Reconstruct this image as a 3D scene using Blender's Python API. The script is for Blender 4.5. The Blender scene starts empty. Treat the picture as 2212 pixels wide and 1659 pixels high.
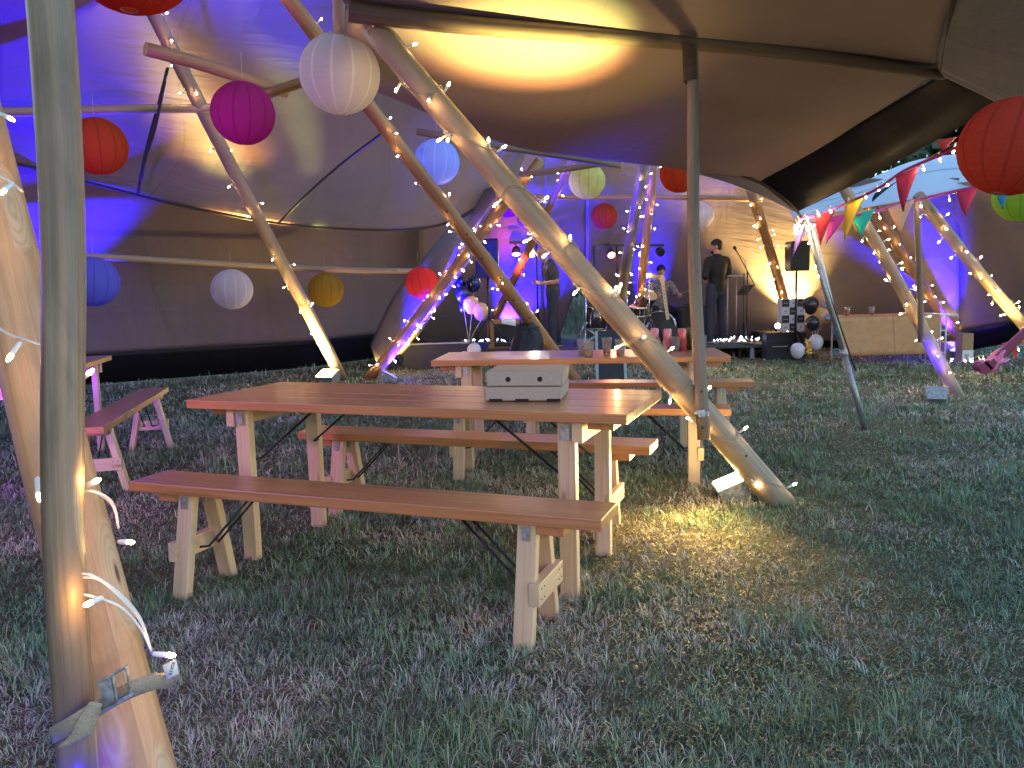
import bpy, bmesh, math, random
import numpy as np
from mathutils import Vector, Matrix, Quaternion
random.seed(7); np.random.seed(7)
S = bpy.context.scene
COL = S.collection
V = Vector
# ---------------------------------------------------------------- camera
H, FPX, PITCH, ROLL = 1.30, 1728.0, 0.12, -0.026
CX, CY = 1106.0, 829.5
EXPO = 2.0
_F = V((0, math.cos(PITCH), -math.sin(PITCH))); _R0 = V((1, 0, 0)); _U0 = _R0.cross(_F)
_R = _R0*math.cos(ROLL) + _U0*math.sin(ROLL)
_U = _U0*math.cos(ROLL) - _R0*math.sin(ROLL)
CAM = V((0, 0, H))
cd = bpy.data.cameras.new('camera'); cam = bpy.data.objects.new('camera', cd); COL.objects.link(cam)
cam.matrix_world = Matrix(((_R.x, _U.x, -_F.x, 0), (_R.y, _U.y, -_F.y, 0), (_R.z, _U.z, -_F.z, H), (0, 0, 0, 1)))
cd.sensor_width = 36; cd.lens = 36*FPX/2212; cd.clip_start = 0.05; cd.clip_end = 800
S.camera = cam

def ray(x, y): return _F + _R*((x-CX)/FPX) - _U*((y-CY)/FPX)
def W(x, y, Y):                     # the point of the sight line at ground distance Y
    r = ray(x, y); return CAM + r*(Y/r.y)
def Gz(x, y, z=0.0):                # the point of the sight line at height z
    r = ray(x, y); return CAM + r*((z-H)/r.z)
def pxr(p, r): return r*((p-CAM).dot(_F))/FPX

# ---------------------------------------------------------------- object helpers
def prop(o, label=None, cat=None, group=None, kind=None):
    if label: o['label'] = label
    if cat: o['category'] = cat
    if group: o['group'] = group
    if kind: o['kind'] = kind
    return o
def thing(name, label, cat, loc, group=None):
    o = bpy.data.objects.new(name, None); COL.objects.link(o); o.location = loc
    o.empty_display_size = .1
    return prop(o, label, cat, group)
def wloc(o):
    p = V((0, 0, 0))
    while o is not None: p = p + o.location; o = o.parent
    return p

class MB:
    def __init__(s): s.v = []; s.f = []; s.uv = []; s.m = []; s.sm = []
    def face(s, idx, uvs, m=0, sm=False):
        s.f.append(idx); s.uv.append(uvs); s.m.append(m); s.sm.append(sm)
    def box(s, c, ax, ay, az, m=0):
        """c centre; ax, ay, az half-extent vectors"""
        c = V(c); ax, ay, az = V(ax), V(ay), V(az)
        if ax.cross(ay).dot(az) < 0: az = -az
        o = len(s.v); ro = random.random()*7
        for k in (-1, 1):
            for j in (-1, 1):
                for i in (-1, 1): s.v.append(c+ax*i+ay*j+az*k)
        L = [ax.length, ay.length, az.length]; lo = L.index(max(L))
        co = lambda q: [(-1 if not q & 1 else 1)*L[0], (-1 if not q & 2 else 1)*L[1], (-1 if not q & 4 else 1)*L[2]]
        for q in ((0, 2, 3, 1), (4, 5, 7, 6), (0, 1, 5, 4), (2, 6, 7, 3), (0, 4, 6, 2), (1, 3, 7, 5)):
            us = []
            for k in q:
                p = co(k); oth = [p[t] for t in range(3) if t != lo]
                us.append((p[lo]+ro, oth[0]+oth[1]*1.01+ro*.37))
            s.face([o+k for k in q], us, m)
        return s
    def bar(s, a, b, w, t, up=(0, 0, 1), m=0):
        a, b = V(a), V(b); d = (b-a); n = d.normalized(); up = V(up)
        if abs(n.dot(up)) > .98: up = V((1, 0, 0))
        sd = n.cross(up).normalized(); u2 = sd.cross(n)
        return s.box((a+b)/2, d/2, sd*w/2, u2*t/2, m)
    def tube(s, path, rad, seg=12, cap=True, m=0, lump=0.0, sm=True, seed=0, flat=None):
        path = [V(p) for p in path]; n = len(path)
        if not hasattr(rad, '__len__'): rad = [rad]*n
        o = len(s.v); L = 0; prev = None; ro = random.random()*9
        t0 = (path[1]-path[0]).normalized(); a = V((0, 0, 1)) if abs(t0.z) < .9 else V((1, 0, 0))
        nrm = (a - t0*a.dot(t0)).normalized(); Ls = []
        rng = random.Random(seed)
        ph = [rng.random()*6.28 for _ in range(6)]
        for i, p in enumerate(path):
            t = (path[min(i+1, n-1)]-path[max(i-1, 0)])
            t = t.normalized() if t.length > 1e-9 else t0
            nrm = (nrm - t*nrm.dot(t)); nrm = nrm.normalized() if nrm.length > 1e-6 else t.orthogonal().normalized()
            b = t.cross(nrm)
            if i: L += (p-path[i-1]).length
            Ls.append(L)
            for k in range(seg):
                an = 2*math.pi*k/seg
                r = rad[i]*(1+lump*(math.sin(an*2+L*1.7+ph[0])+.7*math.sin(an*3-L*4.1+ph[1])+.5*math.sin(L*9+an+ph[2])))
                s.v.append(p+nrm*math.cos(an)*r+b*math.sin(an)*r*(flat or 1))
        for i in range(n-1):
            rr = rad[i]
            for k in range(seg):
                k2 = (k+1) % seg
                s.face([o+i*seg+k, o+i*seg+k2, o+(i+1)*seg+k2, o+(i+1)*seg+k],
                       [(Ls[i]+ro, k/seg*6.28*rr), (Ls[i]+ro, (k+1)/seg*6.28*rr), (Ls[i+1]+ro, (k+1)/seg*6.28*rr), (Ls[i+1]+ro, k/seg*6.28*rr)], m, sm)
        if cap:
            for i, rev in ((0, True), (n-1, False)):
                q = [o+i*seg+k for k in range(seg)]
                if rev: q.reverse()
                s.face(q, [(ro+.05*math.cos(k), .3*math.sin(k)) for k in range(seg)], m)
        return s
    def cyl(s, a, b, r0, r1=None, seg=16, m=0, cap=True): return s.tube([a, b], [r0, r0 if r1 is None else r1], seg, cap, m)
    def lathe(s, c, prof, seg=20, axis=(0, 0, 1), m=0, sm=True, mfun=None, sx=1, sy=1):
        """prof: list of (radius, height)"""
        c = V(c); ax = V(axis).normalized(); a = V((1, 0, 0)) if abs(ax.x) < .9 else V((0, 1, 0))
        e = (a-ax*a.dot(ax)).normalized(); b = ax.cross(e); o = len(s.v); n = len(prof)
        for r, h in prof:
            for k in range(seg):
                an = 2*math.pi*k/seg; s.v.append(c+ax*h+e*math.cos(an)*r*sx+b*math.sin(an)*r*sy)
        for i in range(n-1):
            for k in range(seg):
                k2 = (k+1) % seg
                s.face([o+i*seg+k, o+i*seg+k2, o+(i+1)*seg+k2, o+(i+1)*seg+k],
                       [(k/seg, i/(n-1)), ((k+1)/seg, i/(n-1)), ((k+1)/seg, (i+1)/(n-1)), (k/seg, (i+1)/(n-1))],
                       mfun(i) if mfun else m, sm)
        return s
    def ball(s, c, r, seg=16, rings=10, m=0, sz=1.0, axis=(0, 0, 1), sx=1, sy=1):
        pr = []
        for i in range(rings+1):
            t = math.pi*i/rings; pr.append((max(r*math.sin(t), r*.002), -r*sz*math.cos(t)))
        return s.lathe(c, pr, seg, axis, m, True, None, sx, sy)
    def grid(s, P, m=0, sm=True, uvs=None):
        nr, nc = len(P), len(P[0]); o = len(s.v)
        for r in P: s.v.extend(V(p) for p in r)
        A = [0]
        for i in range(1, nr): A.append(A[-1]+(V(P[i][nc//2])-V(P[i-1][nc//2])).length)
        B = [0]
        for j in range(1, nc): B.append(B[-1]+(V(P[nr//2][j])-V(P[nr//2][j-1])).length)
        for i in range(nr-1):
            for j in range(nc-1):
                s.face([o+i*nc+j, o+i*nc+j+1, o+(i+1)*nc+j+1, o+(i+1)*nc+j],
                       [(B[j], A[i]), (B[j+1], A[i]), (B[j+1], A[i+1]), (B[j], A[i+1])], m, sm)
        return s
    def prism(s, poly, off, m=0):
        """poly: 3-D outline; off: thickness vector"""
        o = len(s.v); n = len(poly); off = V(off)
        for p in poly: s.v.append(V(p))
        for p in poly: s.v.append(V(p)+off)
        uv = [(p[0], p[2]) for p in poly]
        s.face([o+k for k in range(n)], uv, m); s.face([o+n+k for k in range(n)][::-1], uv[::-1], m)
        for k in range(n):
            k2 = (k+1) % n; s.face([o+k, o+n+k, o+n+k2, o+k2], [uv[k], uv[k], uv[k2], uv[k2]], m)
        return s
    def mesh(s, name, mats, origin=V((0, 0, 0))):
        me = bpy.data.meshes.new(name)
        me.from_pydata([tuple(p-origin) for p in s.v], [], s.f)
        ul = me.uv_layers.new(name='UVMap'); flat = []
        for u in s.uv:
            for a in u: flat.extend(a)
        ul.data.foreach_set('uv', flat)
        me.polygons.foreach_set('material_index', s.m); me.polygons.foreach_set('use_smooth', s.sm)
        for m in (mats if isinstance(mats, (list, tuple)) else [mats]): me.materials.append(m)
        me.update(); return me
    def build(s, name, mats, parent=None, bevel=0, solid=0, subsurf=0, loc=None):
        org = wloc(parent) if parent is not None else (V(loc) if loc is not None else V((0, 0, 0)))
        me = s.mesh(name, mats, org)
        o = bpy.data.objects.new(name, me); COL.objects.link(o)
        if parent is not None: o.parent = parent
        elif loc is not None: o.location = loc
        if subsurf: q = o.modifiers.new('sub', 'SUBSURF'); q.levels = q.render_levels = subsurf
        if solid: q = o.modifiers.new('solid', 'SOLIDIFY'); q.thickness = solid; q.offset = 0
        if bevel: q = o.modifiers.new('bevel', 'BEVEL'); q.width = bevel; q.segments = 2; q.limit_method = 'ANGLE'
        return o

def cr(p0, p1, p2, p3, t):
    return ((p1*2)+(p2-p0)*t+(p0*2-p1*5+p2*4-p3)*t*t+(p1*3-p0-p2*3+p3)*t*t*t)*.5
def spline(P, n):
    P = [V(p) for p in P]; out = []; m = len(P)-1
    for k in range(n):
        u = k/(n-1)*m; i = min(int(u), m-1); t = u-i
        out.append(cr(P[max(i-1, 0)] if i > 0 else P[0]*2-P[1], P[i], P[i+1], P[i+2] if i+2 <= m else P[m]*2-P[m-1], t))
    return out
def patch(rows, nu, nv):
    """rows of 3-D control points -> smooth nv x nu grid"""
    R = [spline(r, nu) for r in rows]
    C = [spline([R[i][j] for i in range(len(R))], nv) for j in range(nu)]
    return [[C[j][i] for j in range(nu)] for i in range(nv)]

# ---------------------------------------------------------------- materials
def srgb(r, g, b):
    f = lambda c: (c/255/12.92) if c/255 <= .04045 else ((c/255+.055)/1.055)**2.4
    return (f(r), f(g), f(b), 1)
class NT:
    def __init__(s, name):
        s.m = bpy.data.materials.new(name); s.m.use_nodes = True; s.t = s.m.node_tree; s.n = s.t.nodes; s.l = s.t.links
        s.b = s.n['Principled BSDF']; s.out = s.n['Material Output']
    def node(s, ty, **k):
        q = s.n.new(ty)
        for a, b in k.items(): setattr(q, a, b)
        return q
    def link(s, a, b): s.l.new(a, b)
    def noise(s, vec, scale, detail=4, rough=.55, dist=0):
        q = s.node('ShaderNodeTexNoise'); q.inputs['Scale'].default_value = scale; q.inputs['Detail'].default_value = detail
        q.inputs['Roughness'].default_value = rough; q.inputs['Distortion'].default_value = dist
        if vec is not None: s.link(vec, q.inputs['Vector'])
        return q.outputs['Fac']
    def map(s, vec, sc=(1, 1, 1), loc=(0, 0, 0)):
        q = s.node('ShaderNodeMapping'); q.inputs['Scale'].default_value = sc; q.inputs['Location'].default_value = loc
        s.link(vec, q.inputs['Vector']); return q.outputs['Vector']
    def ramp(s, fac, stops):
        q = s.node('ShaderNodeValToRGB'); e = q.color_ramp.elements
        while len(e) < len(stops): e.new(.5)
        for i, (p, c) in enumerate(stops): e[i].position = p; e[i].color = c if len(c) == 4 else (*c, 1)
        s.link(fac, q.inputs['Fac']); return q.outputs['Color']
    def mix(s, fac, a, b, mode='MIX'):
        q = s.node('ShaderNodeMix', data_type='RGBA', blend_type=mode)
        for soc, val in ((q.inputs[0], fac), (q.inputs[6], a), (q.inputs[7], b)):
            if hasattr(val, 'is_linked') or hasattr(val, 'node'): s.link(val, soc)
            else: soc.default_value = val if not isinstance(val, tuple) or len(val) == 4 else (*val, 1)
        return q.outputs[2]
    def bump(s, h, st=.3, dist=.01):
        q = s.node('ShaderNodeBump'); q.inputs['Strength'].default_value = st; q.inputs['Distance'].default_value = dist
        s.link(h, q.inputs['Height']); s.link(q.outputs['Normal'], s.b.inputs['Normal']); return q
    def uv(s): return s.node('ShaderNodeTexCoord').outputs['UV']
    def obj(s): return s.node('ShaderNodeTexCoord').outputs['Object']
    def rand(s): return s.node('ShaderNodeObjectInfo').outputs['Random']

def plain(name, col, rough=.5, metal=0, noise=.12, scale=40, trans=0, bump=0, emis=None, est=0, sub=0, coat=0):
    t = NT(name); c = col if len(col) == 4 else (*col, 1)
    if noise:
        f = t.noise(t.obj(), scale, 5)
        dk = tuple(x*(1-noise*2) for x in c[:3])+(1,); lt = tuple(min(x*(1+noise), 1) for x in c[:3])+(1,)
        t.link(t.ramp(f, [(.3, dk), (.7, lt)]), t.b.inputs['Base Color'])
        if bump: t.bump(f, bump, .01)
    else: t.b.inputs['Base Color'].default_value = c
    t.b.inputs['Roughness'].default_value = rough; t.b.inputs['Metallic'].default_value = metal
    t.b.inputs['Transmission Weight'].default_value = trans; t.b.inputs['Coat Weight'].default_value = coat
    if emis: t.b.inputs['Emission Color'].default_value = (*emis[:3], 1); t.b.inputs['Emission Strength'].default_value = est
    return t.m
def wood(name, light, dark, knotc, rough=.45, ku=1.6, kv=9, kn=.10, coat=0.0, crack=False, gs=1.0):
    t = NT(name); uv = t.uv()
    add = t.node('ShaderNodeVectorMath', operation='ADD'); t.link(uv, add.inputs[0])
    sc = t.node('ShaderNodeVectorMath', operation='SCALE'); cb = t.node('ShaderNodeCombineXYZ')
    t.link(t.rand(), cb.inputs[0]); t.link(t.rand(), cb.inputs[1]); t.link(cb.outputs[0], sc.inputs[0]); sc.inputs['Scale'].default_value = 13
    t.link(sc.outputs[0], add.inputs[1]); u = add.outputs[0]
    # knots
    vo = t.node('ShaderNodeTexVoronoi'); vo.inputs['Scale'].default_value = 1; vo.inputs['Randomness'].default_value = 1
    wob = t.noise(t.map(u, (8, 30, 1)), 1, 2)
    mp = t.map(u, (ku, kv, 1)); t.link(mp, vo.inputs['Vector'])
    kd = vo.outputs['Distance']
    kr = t.ramp(kd, [(0, (1, 1, 1)), (kn, (.55, .55, .55)), (kn*2.1, (0, 0, 0))])
    # grain, bent round the knots
    wave = t.node('ShaderNodeMath', operation='MULTIPLY_ADD'); t.link(kr, wave.inputs[0]); wave.inputs[1].default_value = .06
    sep = t.node('ShaderNodeSeparateXYZ'); t.link(u, sep.inputs[0]); t.link(sep.outputs[1], wave.inputs[2])
    cb2 = t.node('ShaderNodeCombineXYZ'); t.link(sep.outputs[0], cb2.inputs[0]); t.link(wave.outputs[0], cb2.inputs[1])
    g1 = t.noise(t.map(cb2.outputs[0], (1.3*gs, 60*gs, 1)), 1, 6, .6, .6)
    g2 = t.noise(t.map(cb2.outputs[0], (5, 420, 1)), 1, 3, .6)
    big = t.noise(t.map(u, (1.1, 6, 1)), 1, 3)
    c = t.ramp(g1, [(.32, dark), (.5, tuple((a*.35+b*.65) for a, b in zip(dark, light))), (.68, light)])
    c = t.mix(.35, c, t.ramp(g2, [(.3, (.45, .45, .45)), (.7, (1, 1, 1))]), 'MULTIPLY')
    c = t.mix(.5, c, t.ramp(big, [(.3, (.62, .6, .58)), (.7, (1, 1, 1))]), 'MULTIPLY')
    c = t.mix(kr, c, knotc)
    if crack:
        ck = t.noise(t.map(u, (.9, 55, 1), (3, 7, 0)), 1, 2, .5, .4)
        c = t.mix(t.ramp(ck, [(.235, (1, 1, 1)), (.255, (0, 0, 0))]), c, (.12, .07, .045, 1))
    t.link(c, t.b.inputs['Base Color']); t.b.inputs['Roughness'].default_value = rough; t.b.inputs['Coat Weight'].default_value = coat
    t.b.inputs['Coat Roughness'].default_value = .18
    t.bump(g1, .25, .003)
    return t.m
M = {}
M['top'] = wood('varnished_pine', (.63, .28, .11, 1), (.42, .155, .055, 1), (.055, .015, .01, 1), .36, 1.5, 6, .085, coat=.35)
M['leg'] = wood('pale_pine', (.78, .57, .37, 1), (.64, .42, .24, 1), (.28, .10, .035, 1), .5, 3.0, 14, .10, coat=.1)
M['pole'] = wood('peeled_pole', (.50, .35, .225, 1), (.36, .23, .135, 1), (.13, .07, .04, 1), .55, 1.6, 9, .06, crack=True, gs=.6)
M['pole_or'] = wood('orange_pole', (.50, .25, .10, 1), (.34, .15, .06, 1), (.12, .05, .03, 1), .55, 2.6, 12, .07, crack=True, gs=.6)
M['pole_grey'] = wood('weathered_pole', (.31, .215, .15, 1), (.16, .105, .07, 1), (.10, .07, .05, 1), .6, 2.0, 10, .08, crack=True, gs=.6)
M['pole_dark'] = wood('dark_rough_pole', (.17, .115, .085, 1), (.09, .06, .042, 1), (.05, .03, .02, 1), .7, 2.0, 10, .08, crack=True, gs=.6)

def pole_near(name, light, dark):
    t = NT(name); uv = t.uv(); sp = t.node('ShaderNodeSeparateXYZ')
    vo = t.node('ShaderNodeTexVoronoi'); vo.inputs['Scale'].default_value = 1; t.link(t.map(uv, (1.9, 6.5, 1), (.3, .6, 0)), vo.inputs['Vector']); kd = vo.outputs['Distance']
    kn = t.ramp(kd, [(0, (1, 1, 1)), (.045, (1, 1, 1)), (.07, (0, 0, 0))])
    halo = t.ramp(kd, [(.05, (1, 1, 1)), (.26, (.8, .8, .8)), (.30, (0, 0, 0))])
    t.link(uv, sp.inputs[0]); hm = t.node('ShaderNodeMath', operation='MULTIPLY_ADD'); sh = t.node('ShaderNodeSeparateXYZ')
    pw = t.ramp(kd, [(0, (1, 1, 1)), (.32, (0, 0, 0))]); t.link(pw, hm.inputs[0]); hm.inputs[1].default_value = .12; t.link(sp.outputs[1], hm.inputs[2])
    cb = t.node('ShaderNodeCombineXYZ'); t.link(sp.outputs[0], cb.inputs[0]); t.link(hm.outputs[0], cb.inputs[1])
    g1 = t.noise(t.map(cb.outputs[0], (.7, 34, 1)), 1, 5, .6, .5); g2 = t.noise(t.map(cb.outputs[0], (3, 260, 1)), 1, 3, .6); bl = t.noise(t.map(uv, (2.2, 5, 1)), 1, 4, .6, 1.2)
    c = t.ramp(g1, [(.3, dark), (.52, tuple(a*.25+b*.75 for a, b in zip(dark, light))), (.72, light)])
    c = t.mix(.30, c, t.ramp(g2, [(.35, (.6, .55, .5)), (.65, (1, 1, 1))]), 'MULTIPLY')
    c = t.mix(.7, c, t.ramp(bl, [(.32, (.5, .46, .44)), (.62, (1, 1, 1))]), 'MULTIPLY')
    c = t.mix(halo, c, t.mix(.55, c, (.60, .47, .31, 1)))
    ringn = t.node('ShaderNodeMath', operation='SINE'); rm = t.node('ShaderNodeMath', operation='MULTIPLY'); t.link(kd, rm.inputs[0]); rm.inputs[1].default_value = 110; t.link(rm.outputs[0], ringn.inputs[0])
    rr = t.mix(1, halo, t.ramp(ringn.outputs[0], [(.2, (0, 0, 0)), (.9, (.28, .28, .28))]), 'MULTIPLY'); c = t.mix(rr, c, (.22, .12, .06, 1))
    c = t.mix(kn, c, (.10, .06, .045, 1))
    ck = t.noise(t.map(cb.outputs[0], (.45, 26, 1), (3, 7, 0)), 1, 2, .5, .4); c = t.mix(t.ramp(ck, [(.255, (1, 1, 1)), (.268, (0, 0, 0))]), c, (.07, .04, .025, 1))
    t.link(c, t.b.inputs['Base Color']); t.b.inputs['Roughness'].default_value = .5; t.bump(g1, .3, .004); return t.m
M['near_tan'] = pole_near('near_tan_pole', (.64, .37, .20, 1), (.46, .24, .115, 1))
M['near_grey'] = pole_near('near_weathered_pole', (.36, .25, .165, 1), (.19, .125, .08, 1))
def canvas(name, col, wr=.5, sd=.80, big=.35, spec=.35, rough=.85, transl=.0, dist=.085):
    t = NT(name); uv = t.uv()
    f = t.noise(t.map(uv, (1, 1, 1)), .7, 3)
    c = t.ramp(f, [(.3, tuple(x*.88 for x in col)), (.7, col)])
    st = t.noise(t.map(uv, (140, 140, 1)), 1, 2)
    c = t.mix(.25, c, t.ramp(st, [(.3, (.8, .8, .8)), (.7, (1, 1, 1))]), 'MULTIPLY')
    # sewn seams between the cloth panels
    sp = t.node('ShaderNodeSeparateXYZ'); t.link(uv, sp.inputs[0])
    md = t.node('ShaderNodeMath', operation='PINGPONG'); t.link(sp.outputs[0], md.inputs[0]); md.inputs[1].default_value = .82
    seam = t.ramp(md.outputs[0], [(0, (1, 1, 1)), (.006, (1, 1, 1)), (.010, (0, 0, 0))])
    c = t.mix(seam, c, tuple(x*sd for x in col)+(1,))
    t.link(c, t.b.inputs['Base Color'])
    t.b.inputs['Roughness'].default_value = rough; t.b.inputs['Specular IOR Level'].default_value = spec
    w1 = t.noise(t.map(uv, (.35, 2.2, 1)), 1, 4, .5, .8)
    w2 = t.noise(t.map(uv, (2.5, .5, 1)), 1, 3, .5, .5)
    w3 = t.noise(t.map(uv, (.8, 9, 1), (2, 5, 0)), 1, 5, .55, 1.4)
    ma = t.node('ShaderNodeMath', operation='ADD'); t.link(w1, ma.inputs[0]); t.link(w2, ma.inputs[1])
    mc = t.node('ShaderNodeMath', operation='MULTIPLY_ADD'); t.link(w3, mc.inputs[0]); mc.inputs[1].default_value = .20; t.link(ma.outputs[0], mc.inputs[2])
    t.bump(mc.outputs[0], wr, dist)
    return t.m
M['canvas'] = canvas('beige_canvas', (.23, .178, .168), .28)
M['canvas_smooth'] = canvas('taut_canvas', (.25, .197, .19), .3, sd=.86)
M['canvas_grey'] = canvas('grey_canvas', (.19, .19, .205), .9, dist=.12)
M['canvas_blue'] = canvas('pale_canvas_roof', (.55, .60, .66), .4)
M['skirt'] = canvas('black_skirt', (.007, .0065, .008), .25, spec=.22, rough=.5, dist=.06)
M['black'] = plain('black_plastic', (.015, .015, .017), .45, noise=.2)
M['blackcloth'] = plain('black_cloth', (.012, .012, .014), .85)
M['navycase'] = plain('flight_case_black', (.02, .02, .03), .6)
M['grille'] = plain('speaker_grille', (.012, .012, .014), .6, scale=300, bump=.4)
M['chrome'] = plain('chrome', (.7, .7, .72), .18, 1, .05)
M['steel'] = plain('galvanised_steel', (.42, .43, .44), .42, .55, .25, 60)
M['alu'] = plain('grey_aluminium_tube', (.36, .36, .37), .45, .7, .15, 30)
M['rope'] = plain('dark_rope', (.05, .04, .035), .9, noise=.3, scale=200)
M['brown_rope'] = plain('rope_lashing', (.12, .075, .05), .9, noise=.3, scale=200, bump=.5)
M['wire'] = plain('white_cable', (.75, .75, .74), .4, noise=.04)
M['wire_clear'] = plain('clear_cable', (.42, .36, .28), .35, noise=.1)
M['housing'] = plain('bulb_housing', (.85, .85, .83), .3, noise=0)
def emis(name, col, st):
    t = NT(name); t.n.remove(t.b); e = t.node('ShaderNodeEmission'); e.inputs[0].default_value = (*col, 1); e.inputs[1].default_value = st
    t.link(e.outputs[0], t.out.inputs['Surface']); return t.m
M['bulb'] = emis('warm_bulb', (1, .68, .30), 60)
M['bulb_near'] = emis('warm_bulb_near', (1, .55, .16), 60)
M['lens_y'] = emis('yellow_lamp', (1, .80, .30), 12)
M['lens_b'] = emis('blue_lamp', (.06, .05, 1), 6)
M['lens_w'] = emis('white_lamp', (.75, .88, 1), 4)
M['lens_wy'] = emis('warm_white_lamp', (1, .93, .6), 8)
M['lens_r'] = emis('red_lamp', (1, .16, .06), 6)
M['led_w'] = emis('cool_led', (.62, .72, 1), 8)
M['strap'] = plain('tan_webbing', (.36, .30, .22), .8, noise=.15, scale=250, bump=.5)
M['label'] = plain('white_label', (.8, .8, .8), .6, noise=.03)
M['ink'] = plain('ink', (.05, .05, .07), .7, noise=0)
M['card'] = plain('grey_brown_card', (.42, .34, .27), .8, noise=.05, scale=90)
M['carton'] = plain('brown_carton', (.42, .26, .13), .85, noise=.08, scale=30)
M['hole'] = plain('dark_hole', (.01, .01, .01), .9, noise=0)
M['skin'] = plain('skin', (.50, .26, .17), .5, noise=.08, scale=20, bump=.1)
M['hair'] = plain('dark_hair', (.018, .012, .01), .6, noise=.3, scale=150, bump=.6)
M['jeans'] = plain('dark_jeans', (.035, .04, .06), .85, noise=.25, scale=120, bump=.3)
M['shirt_black'] = plain('black_shirt', (.014, .014, .016), .8, noise=.2, scale=14, bump=.4)
M['tshirt'] = plain('grey_tshirt', (.07, .065, .06), .85, noise=.2, scale=14, bump=.4)
M['shoe'] = plain('dark_trainers', (.06, .05, .05), .6)
M['sole'] = plain('white_sole', (.7, .68, .66), .6, noise=.05)
M['stage'] = plain('stage_board', (.05, .05, .06), .55, noise=.3, scale=12)
M['orange_wood'] = plain('orange_cabinet', (.45, .17, .05), .5, noise=.15)
M['gold'] = plain('gold_foil', (.8, .5, .16), .25, 1, .1)
M['drumshell'] = plain('black_drum_shell', (.012, .012, .014), .12, noise=0, coat=1)
M['cymbal'] = plain('brass_cymbal', (.75, .58, .3), .28, .9, .12, 30)
M['drumhead'] = plain('amber_drumhead', (.62, .42, .24), .5, noise=.05)
def patterned(name):
    t = NT(name); vo = t.node('ShaderNodeTexVoronoi'); vo.inputs['Scale'].default_value = 28; t.link(t.obj(), vo.inputs['Vector'])
    t.link(t.ramp(vo.outputs['Distance'], [(.25, (.07, .05, .08)), (.5, (.28, .25, .25))]), t.b.inputs['Base Color']); t.b.inputs['Roughness'].default_value = .85
    return t.m
M['pattern_shirt'] = patterned('patterned_shirt')
def glossy_bag():
    t = NT('black_bin_bag'); t.b.inputs['Base Color'].default_value = (.008, .008, .01, 1); t.b.inputs['Roughness'].default_value = .22
    n = t.noise(t.map(t.obj(), (1, 1, .35)), 14, 5, .6, 1.5); t.bump(n, .9, .05); return t.m
M['bag'] = glossy_bag()
def cup_mat():
    t = NT('clear_plastic_cup'); t.n.remove(t.b)
    a = t.node('ShaderNodeBsdfTransparent'); g = t.node('ShaderNodeBsdfGlossy'); g.inputs['Roughness'].default_value = .08
    d = t.node('ShaderNodeBsdfDiffuse'); d.inputs[0].default_value = (.8, .8, .85, 1)
    lw = t.node('ShaderNodeLayerWeight'); lw.inputs[0].default_value = .35
    m1 = t.node('ShaderNodeMixShader'); t.link(lw.outputs['Facing'], m1.inputs[0]); t.link(a.outputs[0], m1.inputs[1]); t.link(g.outputs[0], m1.inputs[2])
    m2 = t.node('ShaderNodeMixShader'); m2.inputs[0].default_value = .07; t.link(m1.outputs[0], m2.inputs[1]); t.link(d.outputs[0], m2.inputs[2])
    t.link(m2.outputs[0], t.out.inputs['Surface']); return t.m
M['cup'] = cup_mat()
M['drink'] = plain('pale_drink', (.85, .70, .42), .1, trans=.85, noise=0)
M['cider'] = plain('pink_drink', (.75, .05, .12), .15, trans=.4, noise=0)
def lantern_mat(name, col, seam=.74):
    t = NT(name); t.n.remove(t.b); uv = t.uv()
    sp = t.node('ShaderNodeSeparateXYZ'); t.link(uv, sp.inputs[0])
    mu = t.node('ShaderNodeMath', operation='MULTIPLY'); t.link(sp.outputs[0], mu.inputs[0]); mu.inputs[1].default_value = 12
    pp = t.node('ShaderNodeMath', operation='PINGPONG'); t.link(mu.outputs[0], pp.inputs[0]); pp.inputs[1].default_value = .5
    sm = t.ramp(pp.outputs[0], [(0, (1, 1, 1)), (.04, (.8, .8, .8)), (.09, (0, 0, 0))])
    ns = t.noise(t.map(uv, (60, 500, 1)), 1, 3)
    c = t.mix(sm, (*col, 1), tuple(x*seam for x in col)+(1,))
    c = t.mix(.35, c, t.ramp(ns, [(.3, (.55, .55, .55)), (.7, (1, 1, 1))]), 'MULTIPLY')
    d = t.node('ShaderNodeBsdfDiffuse'); tr = t.node('ShaderNodeBsdfTranslucent'); mx = t.node('ShaderNodeMixShader'); mx.inputs[0].default_value = .55
    t.link(c, d.inputs[0]); t.link(c, tr.inputs[0]); t.link(d.outputs[0], mx.inputs[1]); t.link(tr.outputs[0], mx.inputs[2]); t.link(mx.outputs[0], t.out.inputs['Surface'])
    b = t.node('ShaderNodeBump'); b.inputs['Strength'].default_value = .25; b.inputs['Distance'].default_value = .004; t.link(ns, b.inputs['Height'])
    t.link(b.outputs[0], d.inputs['Normal']); return t.m
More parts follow.
